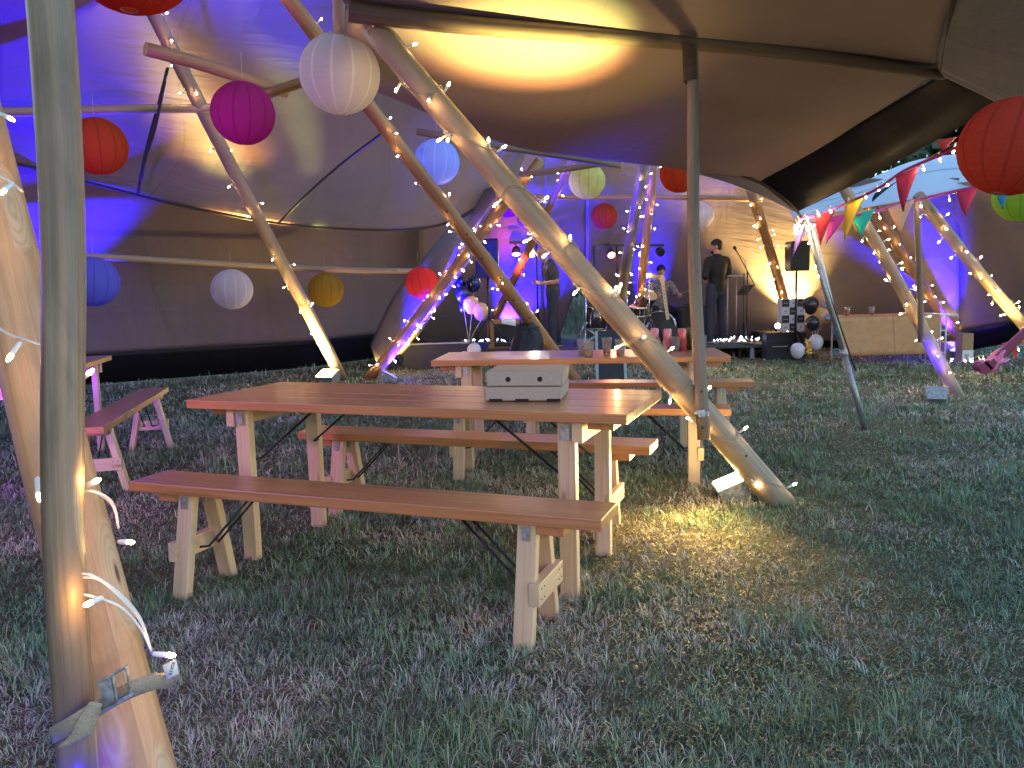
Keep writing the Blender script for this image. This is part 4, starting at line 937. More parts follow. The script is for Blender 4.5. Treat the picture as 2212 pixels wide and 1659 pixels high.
lampset('blue uplight behind the covered table', 2062, 755, 12.75, (1965, 560, 12.6), M['lens_b'], BLU, 8000, 66, .8, .13, z=.16)
lampset('blue glowing floodlight beside the foot of the pole before the covered table', 2020, 845, 8.25, (1990, 560, 9.5), M['lens_b'], BLU, 120, 50, .8, .11)
lampset('yellow floodlight out at the foot of the right most pole', 2262, 800, 9.6, (2130, 440, 9.9), M['lens_y'], YEL, 420, 70, 1, .14)
lampset('blue floodlight on the grass behind the left edge table', 105, 838, 11.0, (110, 380, 9.9), M['lens_b'], BLU, 8000, 52, .8, .15)
lampset('blue floodlight on the grass at the foot of the near leaning pole', 150, 1760, 1.50, (175, 1480, 1.75), M['lens_b'], BLU, 9, 75, .8, .07, z=.1)
lampset('added magenta fill lamp standing unseen left of the camera', -700, 900, 2.6, V((-1.6, 6.5, 1.2)), emis('magenta_fill_lamp', (.9, .12, .8), 10), (.72, .24, .85), 170, 120, .9, .12, z=1.5)  # added off-frame lamp giving the purple fill on the left
lampset('added violet fill lamp unseen left of the camera, aimed at the back roof', -600, 1100, 3.4, V((-4.6, 8.6, 3.6)), emis('violet_fill_lamp', (.45, .15, 1), 10), (.34, .03, 1.0), 480, 110, .9, .12, z=.3)  # added off-frame lamp that tints the back roof violet
spot(W(1190, 788, 10.8), W(1180, 300, 6.7)-W(1190, 788, 10.8), BLU, 2600, 26, 1)
wl = V((1.7, -2.2, 2.0)); flood('warm floodlight behind the camera on its right, aimed at the tables', wl, V((-.8, 3.7, .0))-wl, emis('warm_lamp', (1, .7, .4), 6), .14)
spot(wl+(V((-.8, 3.7, .0))-wl).normalized()*.04, V((-.8, 3.7, .0))-wl, (1.0, .60, .36), 260, 50, 1, .15)
lv = W(-700, 900, 2.6); lv.z = 1.5; spot(lv, V((.2, 2.2, 0))-lv, (.42, .12, 1), 200, 80, 1, .1)  # extra spot without a fitting, added to tint the near grass violet

# ================================================================ STAGE AND BAND GEAR
def ft(p): return V((p.x, p.y, 0))
SZ = .25
sa, sbp = W(868, 0, 13.4).x, W(1745, 0, 13.4).x
t = thing('stage', 'low black stage platform under the band', 'stage', V((1.5, 14.8, 0)))
MB().box((( W(1000, 744, 13.4).x+W(1760, 744, 13.4).x)/2, 14.85, SZ-.03), ((W(1760, 744, 13.4).x-W(1000, 744, 13.4).x)/2, 0, 0), (0, 1.45, 0), (0, 0, .03)).build('deck', M['stage'], t, bevel=.006)
for i in range(7): m = MB(); x = W(1010, 744, 13.4).x+i*(W(1750, 744, 13.4).x-W(1010, 744, 13.4).x)/6; m.box((x, 13.47, (SZ-.06)/2), (.03, 0, 0), (0, .03, 0), (0, 0, (SZ-.06)/2)); m.build('deck_leg', M['alu'], t); m = MB(); m.box((x, 16.1, (SZ-.06)/2), (.03, 0, 0), (0, .03, 0), (0, 0, (SZ-.06)/2)); m.build('deck_leg', M['alu'], t)
def S_(x, y, Y): return W(x, y, Y)
# flight case left
c = W(941, 790, 13.1); x0, x1 = W(872, 790, 13.1).x, W(1012, 790, 13.1).x
t = thing('flight_case', 'long black case on the grass left of the stage', 'case', V(((x0+x1)/2, 13.3, 0)))
MB().box(((x0+x1)/2, 13.35, .21), ((x1-x0)/2, 0, 0), (0, .3, 0), (0, 0, .20)).build('case_body', M['navycase'], t, bevel=.01)
MB().box(((x0+x1)/2, 13.35, .425), ((x1-x0)/2+.01, 0, 0), (0, .31, 0), (0, 0, .012)).build('lid_edge', M['alu'], t, bevel=.002)
m = MB(); g = []
for i in range(9):
    g.append([V((x0+.1+(x1-x0-.2)*j/14, 13.1+i*.06, .44+max(0, math.sin(j*.5+i*.3))*.10*math.sin(math.pi*i/8)*math.sin(math.pi*j/14)+.012)) for j in range(15)])
o = MB().grid(g).build('black_coat', M['blackcloth'], None, solid=.01, loc=V(((x0+x1)/2, 13.35, .44))); prop(o, 'rumpled black cloth lying on the long case', 'cloth')
def boxthing(name, label, cat, x0, y0, x1, y1, Y, dep, mat, zb=None, parts=None, bevel=.01):
    a = W(x0, y1, Y); b = W(x1, y0, Y); zb = a.z if zb is None else zb; zt = b.z
    c = V(((a.x+b.x)/2, Y+dep/2, zb)); t = thing(name, label, cat, c)
    MB().box((c.x, c.y, (zb+zt)/2), ((b.x-a.x)/2, 0, 0), (0, dep/2, 0), (0, 0, (zt-zb)/2)).build(name+'_body' if not parts else parts, mat, t, bevel=bevel)
    return t, a, b, zb, zt
t, a, b, zb, zt = boxthing('guitar_amplifier', 'orange sided amplifier cabinet with dark front on stage', 'amplifier', 1053, 690, 1122, 738, 13.9, .35, M['orange_wood'], SZ, 'cabinet')
MB().box(((a.x+b.x)/2+.05, 13.895, (zb+zt)/2-.02), ((b.x-a.x)/2-.07, 0, 0), (0, .008, 0), (0, 0, (zt-zb)/2-.05)).build('grille', M['grille'], t)
o = MB().grid([[V((a.x+.25+j*.05, 13.86+i*.05, zt+.012+.01*math.sin(j*2+i)) if i > 0 else V((a.x+.25+j*.05, 13.85, zt-.06-.01*j))) for j in range(6)] for i in range(5)]).build('towel', M['label'], None, solid=.006, loc=V((a.x+.35, 13.9, zt))); prop(o, 'pale cloth draped over the orange sided amplifier', 'cloth')
for i, (x0, y0, x1, y1, Y, d, lab) in enumerate(((1462, 660, 1532, 738, 14.9, .5, 'large black case standing right of the drummer'), (1398, 672, 1452, 738, 14.8, .4, 'black amplifier behind the pale bass neck'), (1640, 716, 1688, 744, 14.2, .5, 'low black box at the right end of the stage'))):
    t, a, b, zb, zt = boxthing('equipment_case', lab, 'case', x0, y0, x1, y1, Y, d, M['black'], SZ, 'case_shell')
    MB().tube([V(((a.x+b.x)/2-.1, Y+d/2, zt)), V(((a.x+b.x)/2-.08, Y+d/2, zt+.03)), V(((a.x+b.x)/2+.08, Y+d/2, zt+.03)), V(((a.x+b.x)/2+.1, Y+d/2, zt))], .01, 6).build('handle', M['black'], t)
# speakers
def tripod(c, zt, r=.5, n=3, ph=.4, hub=.45, tr=.012, par=None):
    for k in range(n):
        m = MB()
        an = ph+k*6.2832/n; f = c+V((math.cos(an)*r, math.sin(an)*r, .012)); m.tube([c+V((0, 0, hub+.1)), f], tr, 8); m.tube([c+V((0, 0, .12)), c+(f-c)*.55+V((0, 0, hub*.47))], tr*.6, 6); m.build('leg', par[1], par[0])
def speaker(label, x0, y0, x1, y1, Y, zb, slab_):
    a = W(x0, y1, Y); b = W(x1, y0, Y); cx = (a.x+b.x)/2; w = (b.x-a.x)/2
    t = thing('loudspeaker', label, 'speaker', V((cx, Y, a.z)), 'loudspeakers on stands')
    m = MB(); pr = [V((cx-w, Y-.18, a.z)), V((cx+w, Y-.18, a.z)), V((cx+w, Y-.18, b.z)), V((cx-w*.98, Y-.18, b.z))]
    m.prism(pr, (0, .32, 0)); m.build('cabinet', M['black'], t, bevel=.02)
    MB().box((cx, Y-.182, (a.z+b.z)/2), (w*.86, 0, 0), (0, .006, 0), (0, 0, (b.z-a.z)/2*.92)).build('grille', M['grille'], t, bevel=.004)
    s = thing('speaker_stand', slab_, 'stand', V((cx, Y, zb)), 'speaker stands')
    MB().cyl(V((cx, Y, zb+.1)), V((cx, Y, a.z-.002)), .018, seg=12).build('pole', M['black'], s)
    tripod(V((cx, Y, zb)), 1, .45, 3, .5, par=(s, M['black']))
speaker('black loudspeaker above the navy balloons', 1029, 516, 1076, 600, 13.6, SZ, 'black stand under the speaker above the navy balloons')
speaker('black loudspeaker in front of the yellow lit wall', 1700, 521, 1742, 586, 13.0, .0, 'black stand behind the black and white chequered panel')
# lighting stands
def par(t, p, aim, lens, r=.08, l=.14, flat=False):
    n = V(aim).normalized(); m = MB()
    m.lathe(p, [(.001, 0), (r*.7, 0), (r, l*.35), (r, l), (r*.93, l), (r*.93, l*.9)], 18, axis=n); h = m.build('lamp_can', M['black'], t)
    MB().lathe(p, [(.001, l*.91), (r*.9, l*.91)], 18, axis=n).build('lamp_glass', lens, h)
def lightbar(label, px, y, yb, Y, x0, x1, lamps, zb=SZ):
    c = W(px, yb, Y); c.z = zb; top = W(px, y, Y); t = thing('lighting_stand', label, 'lighting stand', c, 'stage lighting stands')
    MB().cyl(c+V((0, 0, .1)), V((c.x, c.y, top.z)), .016, seg=10).build('pole', M['black'], t)
    tripod(c, 1, .42, 3, 1.1, par=(t, M['black']))
    a, b = W(x0, y, Y), W(x1, y, Y); MB().bar(a, b, .04, .04).build('crossbar', M['black'], t)
    for lx, ly, lens, aim in lamps:
        q = W(lx, ly, Y); par(t, q-V(aim).normalized()*.13, aim, lens, .075)
        MB().bar(q+V((0, 0, .06)), V((q.x, q.y, a.z)), .02, .02).build('lamp_bracket', M['black'], t)
    return t
lightbar('left stage lighting bar with two lit lamps beside the bald man', 1163, 524, 742, 14.3, 1100, 1178, [(1115, 549, M['lens_wy'], (0, -.5, -1)), (1147, 547, M['lens_wy'], (-.1, -1, -.25))])
lightbar('right stage lighting bar with a red lamp, a white lamp and an unlit one', 1334, 530, 742, 14.6, 1318, 1434, [(1321, 551, M['lens_r'], (.1, -1, -.7)), (1388, 549, M['lens_wy'], (0, -1, -.25)), (1428, 546, M['hole'], (.3, -1, -.5))])
spot(W(1321, 556, 14.4), V((-.15, -1, -.9)), (1, .2, .1), 60, 120, .9)
spot(W(1388, 549, 14.3), V((.12, -1, -.42)), (1, .82, .35), 900, 70, 1)
spot(W(1147, 549, 14.0), V((-.2, -1, -.45)), (1, .9, .6), 90, 130, .9)
spot(W(1112, 600, 13.7), W(1128, 470, 15.3)-W(1112, 600, 13.7), (1, .10, .12), 170, 62, 1)
for gx, gy, gY, an, pw in ((1565, 10, 4.3, 1.4, 500), (1540, 372, 7.1, 3.5, 260), (1860, 82, 5.2, 9, 60), (1040, 520, 12.6, 3, 200)):
    src = W(1428, 552, 14.0); spot(src, W(gx, gy, gY)-src, (.05, 1, .25), pw, an, .6, .01)
# projector-screen like bar with sign box
t = thing('banner_frame', 'thin black upright frame with a small black sign box on top', 'frame', W(1283, 742, 15.0), None)
m = MB(); m.bar(W(1237, 524, 15.0), W(1318, 527, 15.0), .03, .03); m.build('top_bar', M['black'], t)
MB().bar(W(1283, 530, 15.0), V((W(1283, 530, 15).x, 15.0, SZ)), .045, .03, (0, 1, 0)).build('post', M['black'], t)
MB().box(W(1277, 519, 14.96), (.09, 0, 0), (0, .02, 0), (0, 0, .032)).build('sign_box', M['black'], t, bevel=.004)
MB().bar(W(1318, 527, 15.0), W(1319, 545, 15.0), .03, .03, (0, 1, 0)).build('end_drop', M['black'], t)

# drum kit
D0 = W(1405, 738, 14.1); D0.z = SZ
t = thing('drum_kit', 'black drum kit with cymbal in front of the drummer', 'drum kit', D0)
def drum(c, ax, r, l, name, head=M['drumhead']):
    c = V(c); ax = V(ax).normalized(); m = MB(); m.lathe(c, [(r, -l/2), (r, l/2)], 28, axis=ax); d = m.build(name, M['drumshell'], t)
    for s in (-1, 1):
        MB().lathe(c+ax*s*l/2, [(.001, .0), (r*.98, .0)], 28, axis=ax).build('drumhead', head, d)
        MB().lathe(c+ax*s*l/2, [(r*.99, -.012), (r*1.04, -.012), (r*1.04, .012), (r*.99, .012), (r*.99, -.012)], 28, axis=ax).build('hoop', M['chrome'], d)
    e = ax.orthogonal().normalized(); f = ax.cross(e)
    for k in range(8):
        m = MB(); n = e*math.cos(k*.785)+f*math.sin(k*.785); q = c+n*(r*1.05); m.bar(q-ax*l*.42, q+ax*l*.42, .008, .008, n); m.box(q-n*.01, ax*.02, n*.014, ax.cross(n)*.012); m.build('tension_rod', M['chrome'], d)
drum(W(1395, 648, 14.0), (.35, -.55, .75), .155, .26, 'rack_tom')
drum(W(1426, 706, 14.3), (-.25, -1, .05), .27, .40, 'bass_drum', M['black'])
drum(W(1378, 672, 13.9), (.05, -.15, 1), .17, .14, 'snare_drum')
cc = W(1407, 595, 14.0)
MB().lathe(cc, [(.001, .03), (.035, .028), (.06, .012), (.23, -.012), (.231, -.014), (.06, .009), (.001, .024)], 32, axis=(.05, -.25, 1)).build('cymbal', M['cymbal'], t)
m = MB(); m.cyl(V((cc.x, cc.y+.02, SZ+.02)), cc+V((0, 0, .07)), .010, seg=8)
m.build('cymbal_stand', M['chrome'], t); tripod(V((cc.x, cc.y+.02, SZ)), 1, .3, 3, .9, .35, .010, par=(t, M['chrome']))
m = MB(); q = W(1355, 738, 13.75); q.z = SZ
m.cyl(q, V((q.x, q.y, W(1, 640, 13.75).z)), .010, seg=8); m.build('hi_hat_stand', M['chrome'], t); tripod(q, 1, .26, 3, .2, .3, .009, par=(t, M['chrome']))
MB().lathe(V((q.x, q.y, W(1, 640, 13.75).z-.05)), [(.001, .015), (.04, .01), (.17, -.01), (.04, .005), (.001, .01)], 28).build('hi_hat', M['cymbal'], t)
# floor tom on crossed legs at the left
q = W(1288, 738, 13.7); q.z = SZ
t = thing('floor_drum', 'dark cylindrical drum on crossed chrome legs left of the kit', 'drum', q)
zt_ = W(1288, 662, 13.7).z; zb_ = W(1288, 712, 13.7).z
m = MB(); m.lathe(V((q.x, q.y, 0)), [(.001, zb_), (.18, zb_), (.18, zt_), (.001, zt_)], 28, sm=True); m.build('shell', M['drumshell'], t, bevel=.004)
m = MB()
for s in (-1, 1):
    for dy in (-.1, .1): m.bar(V((q.x-s*.30, q.y+dy, SZ)), V((q.x+s*.16, q.y+dy, zb_+.02)), .02, .01, (0, 1, 0))
for z in (zb_+.02, zt_-.01): m.tube([V((q.x+math.cos(k*.3307)*.185, q.y+math.sin(k*.3307)*.185, z)) for k in range(20)], .008, 6, False)
m.build('crossed_legs', M['chrome'], t)
q = W(1267, 742, 13.6); q.z = SZ
t = thing('cymbal_stand', 'bare chrome tripod stand left of the dark floor drum', 'stand', q)
m = MB(); m.cyl(q+V((0, 0, .05)), V((q.x, q.y, W(1, 640, 13.6).z)), .013, seg=10); m.build('pole', M['chrome'], t); tripod(q, 1, .28, 3, .3, .35, .010, par=(t, M['chrome']))
# straight mic stand
q = W(1403, 742, 13.55); q.z = SZ
t = thing('microphone_stand', 'straight chrome stand in front of the drum kit', 'stand', q)
m = MB(); m.cyl(q+V((0, 0, .05)), V((q.x, q.y, W(1, 604, 13.55).z)), .011, seg=10); m.build('pole', M['chrome'], t); tripod(q, 1, .26, 3, 1.3, .3, .009, par=(t, M['chrome']))
MB().ball(V((q.x, q.y, W(1, 603, 13.55).z)), .022, 10, 8).build('clutch', M['chrome'], t)
# bass guitar on its stand
t = thing('bass_guitar', 'bass guitar with a pale neck standing before the drum kit', 'guitar', V((W(1446, 738, 13.7).x, 13.7, SZ)))
n0, n1 = W(1443, 690, 13.75), W(1431, 610, 13.8)
MB().bar(n0, n1, .055, .02, (0, 1, 0)).build('neck', M['leg'], t)
hd = n1+(n1-n0).normalized()*.08; MB().prism([n1+V((-.03, -.012, -.02)), n1+V((.03, -.012, -.02)), n1+V((.05, -.012, .06)), n1+V((.02, -.012, .13)), n1+V((-.04, -.012, .12)), n1+V((-.045, -.012, .04))], (0, .018, 0)).build('headstock', M['leg'], t, bevel=.004)
m = MB()
for k in range(9): m.box(n0.lerp(n1, .08+k*.1)-V((0, .0115, 0)), (.007, 0, 0), (0, .001, 0), (0, 0, .007))
m.build('fret_markers', M['hole'], t)
bc_ = V((n0.x+.03, 13.74, n0.z-.22)); out = []
for k in range(28):
    an = k/28*6.2832; r = .19*(1+.22*math.cos(2*an+1.2)+.06*math.cos(3*an)); out.append(bc_+V((math.cos(an)*r*.85, 0, math.sin(an)*r)))
MB().prism(out, (0, .045, 0)).build('body', M['black'], t, bevel=.008)
# boom mic + music stand + small stand
q = W(1612, 738, 13.5); q.z = SZ
t = thing('boom_microphone', 'black boom microphone stand right of the man in black', 'microphone stand', q)
pt_ = W(1615, 588, 13.5)
MB().cyl(q+V((0, 0, .03)), V((pt_.x, pt_.y, pt_.z)), .011, seg=8).build('pole', M['black'], t)
MB().lathe(q, [(.001, .0), (.13, .0), (.13, .012), (.02, .03), (.001, .03)], 20).build('base', M['black'], t)
MB().cyl(W(1631, 617, 13.5), W(1594, 547, 13.45), .009, seg=8).build('boom_arm', M['black'], t)
MB().lathe(W(1594, 547, 13.45), [(.001, 0), (.013, 0), (.018, .09), (.026, .10), (.028, .13), (.016, .155), (.001, .16)], 14, axis=W(1588, 537, 13.4)-W(1594, 547, 13.45)).build('microphone', M['grille'], t)
MB().tube(spline([W(1600, 552, 13.46), W(1607, 560, 13.5), W(1612, 580, 13.48), W(1614, 620, 13.47), W(1610, 735, 13.47)], 14), .004, 5).build('cable', M['black'], t)
q = W(1606, 738, 13.7); q.z = SZ
t = thing('music_stand', 'black music stand with tilted tray behind the boom microphone', 'music stand', q)
m = MB(); m.cyl(q, V((q.x, q.y, W(1, 632, 13.7).z)), .010, seg=8); m.build('pole', M['black'], t); tripod(q, 1, .25, 3, .7, .3, .008, par=(t, M['black']))
MB().prism([W(1592, 637, 13.75), W(1614, 637, 13.65), W(1629, 616, 13.75), W(1607, 616, 13.85)], (0, .012, .006)).build('tray', M['black'], t)
q = W(1580, 738, 13.9); q.z = SZ
t = thing('side_stand', 'small flat topped folding stand with a dangling clear cup left of the music stand', 'stand', q)
tz_ = W(1, 637, 13.9).z; xa, xb = W(1568, 637, 13.9).x, W(1612, 637, 13.9).x
MB().box(((xa+xb)/2, 13.9, tz_), ((xb-xa)/2, 0, 0), (0, .12, 0), (0, 0, .012)).build('top', M['alu'], t, bevel=.003)
m = MB()
for x in (xa+.03, xb-.17): m.cyl(V((x, 13.9, tz_)), V((x, 13.9, SZ)), .012, seg=8); m.cyl(V((x-.10, 13.9, SZ+.012)), V((x+.10, 13.9, SZ+.012)), .010, seg=6)
m.build('legs', M['alu'], t)
# chequered panel
x0, x1, y0, y1 = 1688, 1739, 645, 716; Y = 13.0
a, b = W(x0, y1, Y), W(x1, y0, Y)
t = thing('chequered_panel', 'black and white chequered display box with small script on its tiles', 'display', V(((a.x+b.x)/2, Y, a.z)))
MB().box(((a.x+b.x)/2, Y+.1, (a.z+b.z)/2), ((b.x-a.x)/2, 0, 0), (0, .1, 0), (0, 0, (b.z-a.z)/2)).build('panel', plain('lilac_white_card', (.62, .58, .62), .6, noise=.03), t)
m = MB(); m2 = MB(); m3 = MB(); w, h = (b.x-a.x)/3, (b.z-a.z)/4
for i in range(3):
    for j in range(4):
        cx_, cz_ = a.x+w*(i+.5), a.z+h*(j+.5)
        if (i+j) % 2 == 1: m.box((cx_, Y-.003, cz_), (w*.47, 0, 0), (0, .002, 0), (0, 0, h*.47)); m3.box((cx_, Y-.006, cz_), (w*.27, 0, 0), (0, .0008, 0), (0, 0, h*.035))
        else: m2.bar(V((cx_-w*.12, Y-.003, cz_-h*.15)), V((cx_+w*.12, Y-.003, cz_+h*.15)), .012, .002, (0, 1, 0))
m.build('black_tiles', M['black'], t); m2.build('script_marks', M['ink'], t); m3.build('tile_lettering', M['steel'], t)
a, b = W(1655, 770, 13.1), W(1742, 717, 13.1)
t = thing('equipment_case', 'black box under the chequered panel at the stage corner', 'case', V(((a.x+b.x)/2, 13.3, 0)))
MB().box(((a.x+b.x)/2, 13.22, b.z/2+.002), ((b.x-a.x)/2, 0, 0), (0, .12, 0), (0, 0, b.z/2-.002)).build('case_shell', M['navycase'], t, bevel=.008)
MB().bar(V((a.x+.1, 13.09, b.z*.5)), V((a.x+.35, 13.09, b.z*.5)), .012, .02).build('handle', M['alu'], t)
p = W(1682, 705, 12.9); t = thing('stage_lamp', 'small round white blue lamp glowing beside the chequered panel', 'lamp', p)
par(t, p+V((0, .1, 0)), (-.1, -1, .1), M['lens_w'], .05, .08); MB().bar(p+V((0, .08, -.02)), p+V((0, .14, -.09)), .02, .02).build('bracket', M['black'], t)

# covered trestle table
TZ = .76; Yt = 12.15
xa, xb = W(1804, 682, Yt).x, W(2072, 682, Yt).x; xp = W(2030, 682, Yt).x
zt2 = W(1900, 683, Yt).z
t = thing('folding_table', 'pale folding table with one bare end showing past its paper cover', 'table', V(((xa+xb)/2, Yt+.35, 0)))
MB().box(((xa+xb)/2, Yt+.36, zt2-.012), ((xb-xa)/2, 0, 0), (0, .34, 0), (0, 0, .014)).build('tabletop', M['label'], t, bevel=.004)
m = MB()
for x in (xp+.05, xb-.16):
    for y in (.06, .64): MB().cyl(V((x, Yt+y, 0)), V((x, Yt+y, zt2-.03)), .014, seg=8).build('leg', M['label'], t)
for z in (.14, .48):
    MB().cyl(V((xp+.05, Yt+.06, z)), V((xb-.16, Yt+.06, z)), .011, seg=8).build('cross_rail', M['label'], t)
for x in (xa+.2,):
    for y in (.1, .6): MB().cyl(V((x, Yt+y, 0)), V((x, Yt+y, zt2-.03)), .014, seg=8).build('leg', M['label'], t)
xl = W(1822, 760, Yt).x; g = []
for i in range(9):
    f = i/8
    row = []
    for j in range(31):
        u = j/30; xt = xa+(xp-xa)*u; xbm = xl-.05+(xp+.03-xl)*u
        row.append(V((xt+(xbm-xt)*f, Yt-.01-.03*f+.014*f*math.sin(u*22)+.006*math.sin(u*60+f*4), zt2+.006-(zt2-.13)*f)))
    g.append(row)
top = [[V((xa+(xp-xa)*j/30, Yt+.7-.7*i/3, zt2+.006)) for j in range(31)] for i in range(3)]
kraft = plain('kraft_paper', (.55, .30, .12), .7, noise=.06, scale=20)
def kraft_m():
    q = NT('kraft_paper_sheet'); uv = q.uv(); sp = q.node('ShaderNodeSeparateXYZ'); q.link(uv, sp.inputs[0]); cs = []
    for k, w_ in ((0, .43), (1, .36)):
        md = q.node('ShaderNodeMath', operation='PINGPONG'); q.link(sp.outputs[k], md.inputs[0]); md.inputs[1].default_value = w_; cs.append(q.ramp(md.outputs[0], [(0, (.5, .5, .5)), (.012, (1, 1, 1))]))
    n = q.noise(uv, 9, 4); c = q.ramp(n, [(.3, (.50, .27, .11)), (.7, (.60, .34, .15))]); c = q.mix(1, c, cs[0], 'MULTIPLY'); c = q.mix(1, c, cs[1], 'MULTIPLY')
    q.link(c, q.b.inputs['Base Color']); q.b.inputs['Roughness'].default_value = .75; q.bump(n, .3, .02); return q.m
o = MB().grid(top+g).build('paper_cover', kraft_m(), None, solid=.002, loc=V(((xa+xp)/2, Yt, zt2))); prop(o, 'brown kraft paper cover hanging over the front of the folding table', 'table cover')
for lab, x, mt in (('cup of pink drink on the left part of the kraft covered table', 1830, 'cider'), ('second cup of dark drink right of the pink one on the kraft covered table', 1883, 'cider')):
    q = V((W(x, 682, Yt+.2).x, Yt+.2, zt2+.009)); cup(lab, q, .13, .032, .045, .7 if x == 1830 else .4, mt, 'cups on the kraft covered table')
t, a, b, zb, zt = boxthing('cardboard_box', 'upright brown cardboard box right of the kraft covered table', 'box', 2078, 720, 2104, 774, 12.0, .2, M['carton'], .01, 'carton', .003)
m = MB(); m.box(((a.x+b.x)/2, 11.995, zb+.09), ((b.x-a.x)/2*.98, 0, 0), (0, .003, 0), (0, 0, .085)); m.build('lower_flap', M['label'], t)
m = MB()
for k in range(3): m.bar(V((a.x+.04+k*.022, 11.989, zb+.03)), V((a.x+.04+k*.022, 11.989, zb+.12)), .008, .002, (0, 1, 0))
m.build('printed_marks', M['ink'], t)
t, a, b, zb, zt = boxthing('cardboard_box', 'wide carton with a dark curved mark on the grass under the bare table end', 'box', 2038, 738, 2076, 770, 12.75, .25, M['carton'], .01, 'carton', .003)
MB().tube(spline([V((a.x+.06, 12.742, zb+.13)), V(((a.x+b.x)/2, 12.742, zb+.08)), V((b.x-.06, 12.742, zb+.12))], 10), .008, 6).build('printed_curve', M['ink'], t)

# balloons
BC = {'navy': (.01, .012, .05), 'peach': (.72, .36, .2), 'black': (.012, .012, .014), 'white': (.62, .58, .62), 'gold': (.65, .33, .12)}
BMt = {k: plain(k+'_balloon', v, .22, noise=0, coat=.3) for k, v in BC.items()}
def balloon(label, x, y, r, Y, mat, grp, tail=.35, knot=None):
    c = W(x, y, Y); R = pxr(c, r); t = thing('balloon', label, 'balloon', c, grp)
    pr = [(max(R*math.sin(math.pi*i/14)*(1-.10*math.cos(math.pi*i/14)), .003), -R*1.12*math.cos(math.pi*i/14)*(1 if i > 7 else 1.12)) for i in range(15)]
    MB().lathe(c, pr[::1], 22).build('balloon_skin', BMt[mat], t)
    e = knot or c-V((0, 0, R*1.25+tail)); MB().tube([c-V((0, 0, R*1.2)), c.lerp(e, .6)-V((0, 0, R*.3)), e], .003, 5).build('ribbon', M['label'], t)
kL = W(1013, 742, 12.5); gL = 'balloon cluster by the left speaker'; gR = 'balloon cluster by the chequered panel'
balloon('navy balloon at the upper left of the left cluster', 995, 611, 13, 12.6, 'navy', gL, knot=kL)
balloon('navy balloon at the upper right of the left cluster', 1023, 613, 15.5, 12.5, 'navy', gL, knot=kL)
balloon('navy balloon in the middle of the left cluster', 999, 635, 16, 12.4, 'navy', gL, knot=kL)
balloon('navy balloon low behind the peach pair', 1003, 664, 13, 12.7, 'navy', gL, knot=kL)
balloon('left balloon of the peach pair', 1018, 658, 17, 12.35, 'peach', gL, knot=kL)
balloon('right balloon of the peach pair', 1038, 672, 17, 12.3, 'peach', gL, knot=kL)
balloon('white balloon on the grass under the left cluster', 1024, 757, 15, 12.6, 'white', gL, .0)
balloon('white balloon just above the cup table edge, near the long case', 1003, 772, 12, 12.6, 'white', gL, .0)
kR = W(1757, 745, 12.3)
balloon('black balloon highest in the right cluster', 1751, 659, 17, 12.4, 'black', gR, knot=kR)
balloon('orange balloon behind the highest black one', 1772, 642, 16, 12.7, 'gold', gR, knot=kR)
balloon('orange balloon in the middle of the right cluster', 1773, 683, 17, 12.6, 'gold', gR, knot=kR)
balloon('black balloon lowest in the right cluster', 1755, 698, 14.5, 12.3, 'black', gR, knot=kR)
balloon('white balloon resting below the right cluster', 1763, 739, 15, 12.4, 'white', gR, .0)
balloon('white balloon on the grass left of the gold tinsel', 1723, 757, 15, 12.3, 'white', gR, .0)
m = MB(); rng = random.Random(4)
for k in range(70): q = W(1747+rng.uniform(-7, 6), 750+rng.uniform(-18, 14), 12.4+rng.uniform(-.05, .05)); m.box(q, (rng.uniform(.008, .02), 0, rng.uniform(-.01, .01)), (0, .002, 0), (rng.uniform(-.003, .003), 0, .006))
o = m.build('gold_tinsel', M['gold'], None, loc=W(1747, 765, 12.4)); prop(o, 'gold foil tinsel weight hanging between the white balloons', 'tinsel')

# A-board
a = thing('a_board', 'black folding sign board standing on the grass behind the cup table', 'sign board', Gz(1330, 826))
Y0 = Gz(1330, 826).y
w1, w2 = W(1290, 826, Y0).x, W(1352, 826, Y0).x; zt3 = W(1330, 716, Y0).z
MB().prism([V((w1, Y0, .01)), V((w2, Y0, .01)), V((w2, Y0+.22, zt3)), V((w1+.02, Y0+.22, zt3))], (0, .025, 0)).build('front_board', M['black'], a)
MB().prism([V((w1+.36, Y0+.5, .01)), V((w2+.10, Y0+.5, .01)), V((w2+.02, Y0+.26, zt3)), V((w1+.28, Y0+.26, zt3))], (0, .02, 0)).build('rear_board', M['black'], a)
m = MB(); m.bar(V((w1, Y0-.012, .01)), V((w1+.02, Y0+.208, zt3)), .04, .02, (0, 1, 0)); m.bar(V((w2, Y0-.012, .01)), V((w2, Y0+.208, zt3)), .04, .02, (0, 1, 0)); m.build('frame', M['alu'], a)

# bin bag hung on the orange pole
tb = thing('bin_bag', 'crumpled black bin bag tied to the lower end of the orange diagonal pole', 'bag', W(1150, 800, 9.9))
ring = []; Yb = 9.75
prof = [((1124, 704), (1150, 690), 0.0), ((1118, 716), (1162, 704), .06), ((1108, 740), (1172, 735), .16), ((1098, 765), (1170, 765), .22), ((1090, 785), (1168, 790), .24), ((1086, 800), (1166, 803), .20), ((1100, 806), (1150, 808), .05)]
rng = random.Random(5); g = []
for (xa_, ya_), (xb_, yb_), dep in prof:
    l, r = W(xa_, ya_, Yb), W(xb_, yb_, Yb); c = (l+r)/2; rx = (r-l).length/2; ry = max(.09, dep)
    g.append([c+V((math.cos(k/28*6.2832)*rx*(1+.07*math.sin(k*2.9+ya_)), math.sin(k/28*6.2832)*ry*(1+.1*math.sin(k*2.3+ya_*.3)), .012*math.sin(k*1.7))) for k in range(29)])
MB().grid([[g_[j] for j in range(29)] for g_ in sheet(g, 29, 26)]).build('bag', M['bag'], tb)
